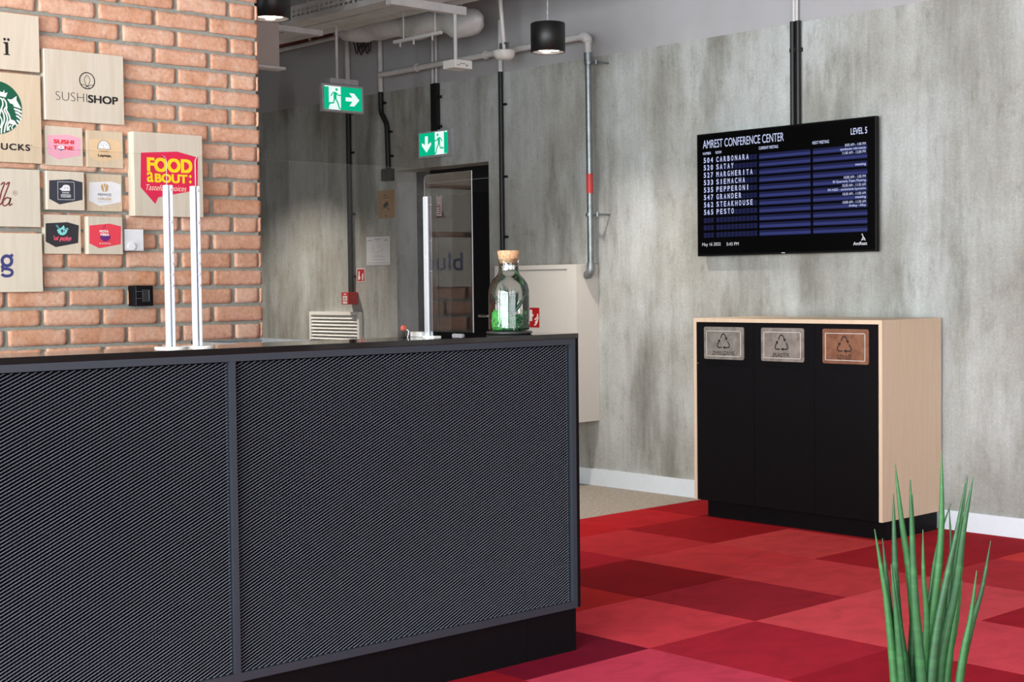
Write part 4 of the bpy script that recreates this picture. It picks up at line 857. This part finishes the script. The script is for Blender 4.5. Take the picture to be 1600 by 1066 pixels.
MB().lathe((-7.124, 6.5, 2.752), [(0, -.004), (.035, -.003), (.052, .003), (.064, .016), (.070, .034), (.073, .052), (.07, .056), (0, .057)], 28).build('housing', M_white, t)
MB().box(-7.16, -7.148, 6.49, 6.51, 2.80, 2.85).box(-7.10, -7.088, 6.49, 6.51, 2.80, 2.85).box(-7.16, -7.088, 6.49, 6.51, 2.848, 2.858).build('bracket', M_steel, t)
MB().tube([(-7.12, 6.5, 2.80), (-7.20, 6.49, 3.62)], .013, 10).build('pole', M_white, t)
t = thing('cable_bundle', (-8.82, 6.72, 3.03), 'looped dark cables hanging near the ceiling by the wall', 'cables')
M_cab = mat('dark_cable', (58, 46, 46), .6)
for k in range(7):
    x = -9.02 + .026 * k; d = .015 * math.sin(k * 2.1)
    MB().tube([(x - .03, 6.70, 3.18), (x, 6.71, 3.10 + d), (x + .006, 6.72, 3.045 + d), (x + .02, 6.72, 3.035 + d), (x + .026, 6.72, 3.06 + d), (x + .01, 6.74, 3.13), (x - .02, 6.75, 3.21)], .0055, 6).build('cable', M_cab, t)
t = thing('brown_pipe', (-9.6, 6.72, 3.22), 'dark red-brown pipe along the wall near the ceiling', 'pipe')
MB().tube([(-10.4, 6.73, 3.235), (-9.36, 6.73, 3.225)], .030, 12).build('pipe', mat('red_brown_paint', (120, 54, 40), .5), t)
MB().tube([(-10.4, 6.70, 3.185), (-9.2, 6.70, 3.19)], .016, 10).build('cable_sleeve', M_service, t)
for x in (-10.1, -9.6): MB().tube([(x, 6.73, 3.23), (x + .03, 6.73, 3.23)], .036, 12).box(x + .008, x + .022, 6.73, W, 3.215, 3.245).build('clamp', M_service, t)
t = thing('steel_channel', (-8.3, 5.75, 3.0), 'white cross channel carrying the cable trays', 'beam')
MB().box(-8.33, -8.27, 5.42, 5.89, 2.99, 3.026).build('channel', M_service, t)
t = thing('bulkhead', (-7.5, 4.4, 2.6), 'plain light grey hanging bulkhead panel behind the brick wall edge', 'bulkhead')
MB().box(-7.56, -7.50, 3.2, 5.02, 2.612, 3.62).build('panel', mat('bulkhead_grey', (176, 166, 160), .8, vary=.02, scale=3), t)
MB().box(-7.575, -7.485, 3.2, 5.055, 2.597, 2.612).build('bottom_trim', M_service, t)

# pendant lamps
M_refl = mat('lamp_reflector', (236, 234, 230), .4, .2, vary=.08, scale=70)
M_led = emat('lamp_led', (255, 240, 222), 5)
M_cable = mat('twisted_cable', (186, 186, 184), .4, .5)
def pendant(x, y, z, label, watts, loop=True):
    t = thing('pendant_lamp', (x, y, z), label, 'lamp', 'black cylinder pendant lamps')
    r = .1; h = .168
    MB().lathe((x, y, z), [(r - .006, 0), (r, .002), (r, h - .004), (r - .004, h), (.012, h), (.012, h + .012), (0, h + .012)], 48).lathe((x, y, z), [(r - .006, 0), (r - .007, .05), (0, .05)], 48).build('shade', mat('lamp_black', (12, 12, 12), .45, vary=.05), t)
    MB().lathe((x, y, z), [(r - .0075, .004), (r - .018, .010), (.06, .018), (.0, .020)], 40).build('reflector', M_refl, t)
    for k in range(3):
        a = 2 * PI * k / 3 + .5; MB().lathe((x + .042 * math.cos(a), y + .042 * math.sin(a), z + .007), [(.026, .004), (.024, 0), (0, .0)], 16).build('led', M_led, t)
    c = MB(); zt = 3.62; n = int((zt - z - h) / .012)
    for s_ in (0, PI): c.tube([(x + .003 * math.cos(s_ + k * .9), y + .003 * math.sin(s_ + k * .9), z + h + .012 + (zt - z - h - .012) * k / n) for k in range(n + 1)], .0025, 5)
    c.build('cable', M_cable, t)
    if loop: MB().tube([(x - .06, y - .045, zt), (x - .055, y - .04, z + h + .24), (x - .045, y - .035, z + h + .17), (x - .02, y - .02, z + h + .15), (x, y, z + h + .18), (x + .002, y, z + h + .30)], .003, 6).build('spare_cable', M_cable, t)
    l = bpy.data.lights.new('lamp_beam', 'SPOT'); l.energy = watts; l.color = (1, .90, .79); l.spot_size = 2.0; l.spot_blend = 1.0; l.shadow_soft_size = .05
    o = bpy.data.objects.new('lamp_beam', l); C.objects.link(o); o.parent = t; o.location = (0, 0, -.004)
    return t
pendant(-6.27, 4.148, 2.627, 'black cylinder pendant lamp cut by the top left brick edge', 160, False)
pendant(-6.20, 6.0, 2.634, 'black cylinder pendant lamp hanging in front of the white wall band', 170)
pendant(-9.75, 5.95, 2.63, 'black cylinder pendant lamp deep in the corridor, hidden by the brick wall', 270, False)

# ------------------------------------------------------------------ snake plant in the foreground
PO = Vector((-1.2955, 2.1045, 0)); PU = Vector((.676, .737, 0)); PW = Vector((-.737, .676, 0))
leaves = [[(-0.0884, 0.8848), (-0.0796, 0.8303), (-0.0691, 0.7626), (-0.0573, 0.6401)], [(-0.0709, 0.8658), (-0.0649, 0.8001), (-0.0583, 0.7212), (-0.0517, 0.64)], [(-0.0547, 0.9426), (-0.0538, 0.8525), (-0.051, 0.7699), (-0.0423, 0.6399)], [(-0.0487, 0.9763), (-0.0451, 0.89), (-0.0389, 0.7773), (-0.0262, 0.6397)], [(-0.0459, 0.9876), (-0.0357, 0.8899), (-0.0253, 0.8146), (-0.017, 0.7207), (-0.0149, 0.6396)], [(-0.019, 0.9385), (-0.0185, 0.8521), (-0.0178, 0.777), (-0.0235, 0.6397)], [(-0.0151, 0.8859), (-0.014, 0.8145), (-0.0093, 0.7394), (-0.0123, 0.6396)], [(0.0175, 1.0113), (0.0169, 0.8893), (0.0083, 0.7955), (-0.0078, 0.7018), (-0.0149, 0.6396)], [(0.0377, 0.9697), (0.0244, 0.8892), (0.0124, 0.8292), (-0.0036, 0.7393), (-0.0123, 0.6396)], [(0.0592, 0.9751), (0.0443, 0.8889), (0.0327, 0.7952), (0.0129, 0.7016), (0.0065, 0.6393)], [(0.0674, 0.9694), (0.0525, 0.8813), (0.0383, 0.7952), (0.0204, 0.7015), (0.0103, 0.6393)], [(0.0409, 0.9247), (0.0203, 0.8629), (0.0062, 0.7768), (-0.0066, 0.6395)], [(0.0322, 0.9191), (0.0343, 0.8703), (0.0327, 0.7952), (0.0197, 0.6392)], [(0.0549, 0.8288), (0.0473, 0.7575), (0.0373, 0.7013), (0.0309, 0.6391)], [(0.0843, 0.8716), (0.0722, 0.7985), (0.0545, 0.7312), (0.0366, 0.639)], [(0.0293, 0.8253), (0.0163, 0.7391), (0.0009, 0.6394)], [(0.0447, 0.8552), (0.0344, 0.7764), (0.0178, 0.6392)], [(-0.0608, 0.8319), (-0.0524, 0.7474), (-0.0386, 0.6398)], [(-0.0739, 0.8358), (-0.0637, 0.74), (-0.0547, 0.64)], [(0.0553, 0.7968), (0.0439, 0.72), (0.0264, 0.6391)]]
def m_leaf():
    s = N('snake_plant_leaf'); p = s.pos((1, 1, 1)); oi = s.n('ShaderNodeObjectInfo')
    f = s.noise(s.pos((3, 3, 75)), 1, 3, .6, .5); g = s.noise(s.pos((60, 60, 4)), 1, 2)
    c = s.mix(.3, s.ramp(f, [(.35, (18, 52, 28)), (.55, (24, 72, 34)), (.72, (52, 104, 58))]), s.ramp(g, [(.4, (14, 52, 26)), (.6, (32, 84, 38))]))
    c = s.mix(.45, c, s.ramp(oi.outputs['Random'], [(0, (18, 52, 28)), (.5, (26, 76, 36)), (1, (48, 104, 48))]))
    s.base(c); s.b.inputs['Roughness'].default_value = .5; s.b.inputs['Specular IOR Level'].default_value = .35; return s.m
M_leaf = m_leaf(); M_tip = mat('dry_leaf_tip', (84, 92, 70), .7, vary=.1)
plant = thing('snake_plant', (PO.x, PO.y, .5), 'green cylindrical snake plant with upright pointed leaves in the foreground', 'plant')
rl = random.Random(5)
for k, L in enumerate(leaves):
    d0 = rl.uniform(-.045, .045); pts = []; up_ = list(reversed(L))
    u0, z0 = up_[0]; du = u0 - up_[1][0]; dz = z0 - up_[1][1]
    ub = u0 * .82; pts.append(PO + PU * ub + PW * (d0 * .75) + Vector((0, 0, .5)))
    P_ = [(ub, .5)] + up_
    # smooth curve through the points
    out = []
    for i in range(len(P_) - 1):
        a, b_, c_, d_ = P_[max(i - 1, 0)], P_[i], P_[i + 1], P_[min(i + 2, len(P_) - 1)]
        for q in range(6):
            tt_ = q / 6; out.append(tuple(.5 * (2 * b_[m_] + (c_[m_] - a[m_]) * tt_ + (2 * a[m_] - 5 * b_[m_] + 4 * c_[m_] - d_[m_]) * tt_ ** 2 + (3 * b_[m_] - a[m_] - 3 * c_[m_] + d_[m_]) * tt_ ** 3) for m_ in (0, 1)))
    out.append(P_[-1]); zt = P_[-1][1]; H = zt - .5
    pts = [PO + PU * u + PW * (d0 * (.75 + .5 * (z - .5) / H)) + Vector((0, 0, z)) for u, z in out]
    R0 = rl.uniform(.0078, .0094) * (1 if k not in (12, 11) else .8)
    rs = [max(.0009, R0 * min(1, ((zt - z) / .32) ** .58)) for u, z in out]
    lf = MB().tube(pts, rs, 12).build('leaf', M_leaf, plant)
    MB().tube([pts[-1] - (pts[-1] - pts[-2]).normalized() * .004, pts[-1] + (pts[-1] - pts[-2]).normalized() * .003], [.0010, .0004], 6).build('leaf_tip', M_tip, lf)
planter = thing('planter', (PO.x, PO.y, 0), 'tall round planter holding the snake plant, below the frame', 'planter')
MB().lathe((PO.x, PO.y, 0), [(0, 0), (.11, 0), (.14, .52), (.132, .525), (.126, .50), (0, .50)], 48).build('pot', M_white, planter)
stuff(MB().lathe((PO.x, PO.y, .498), [(0, .004), (.06, .006), (.126, .0)], 32).build('soil', mat('dark_soil', (48, 36, 28), .95, vary=.3, scale=200, bump=.8), planter))
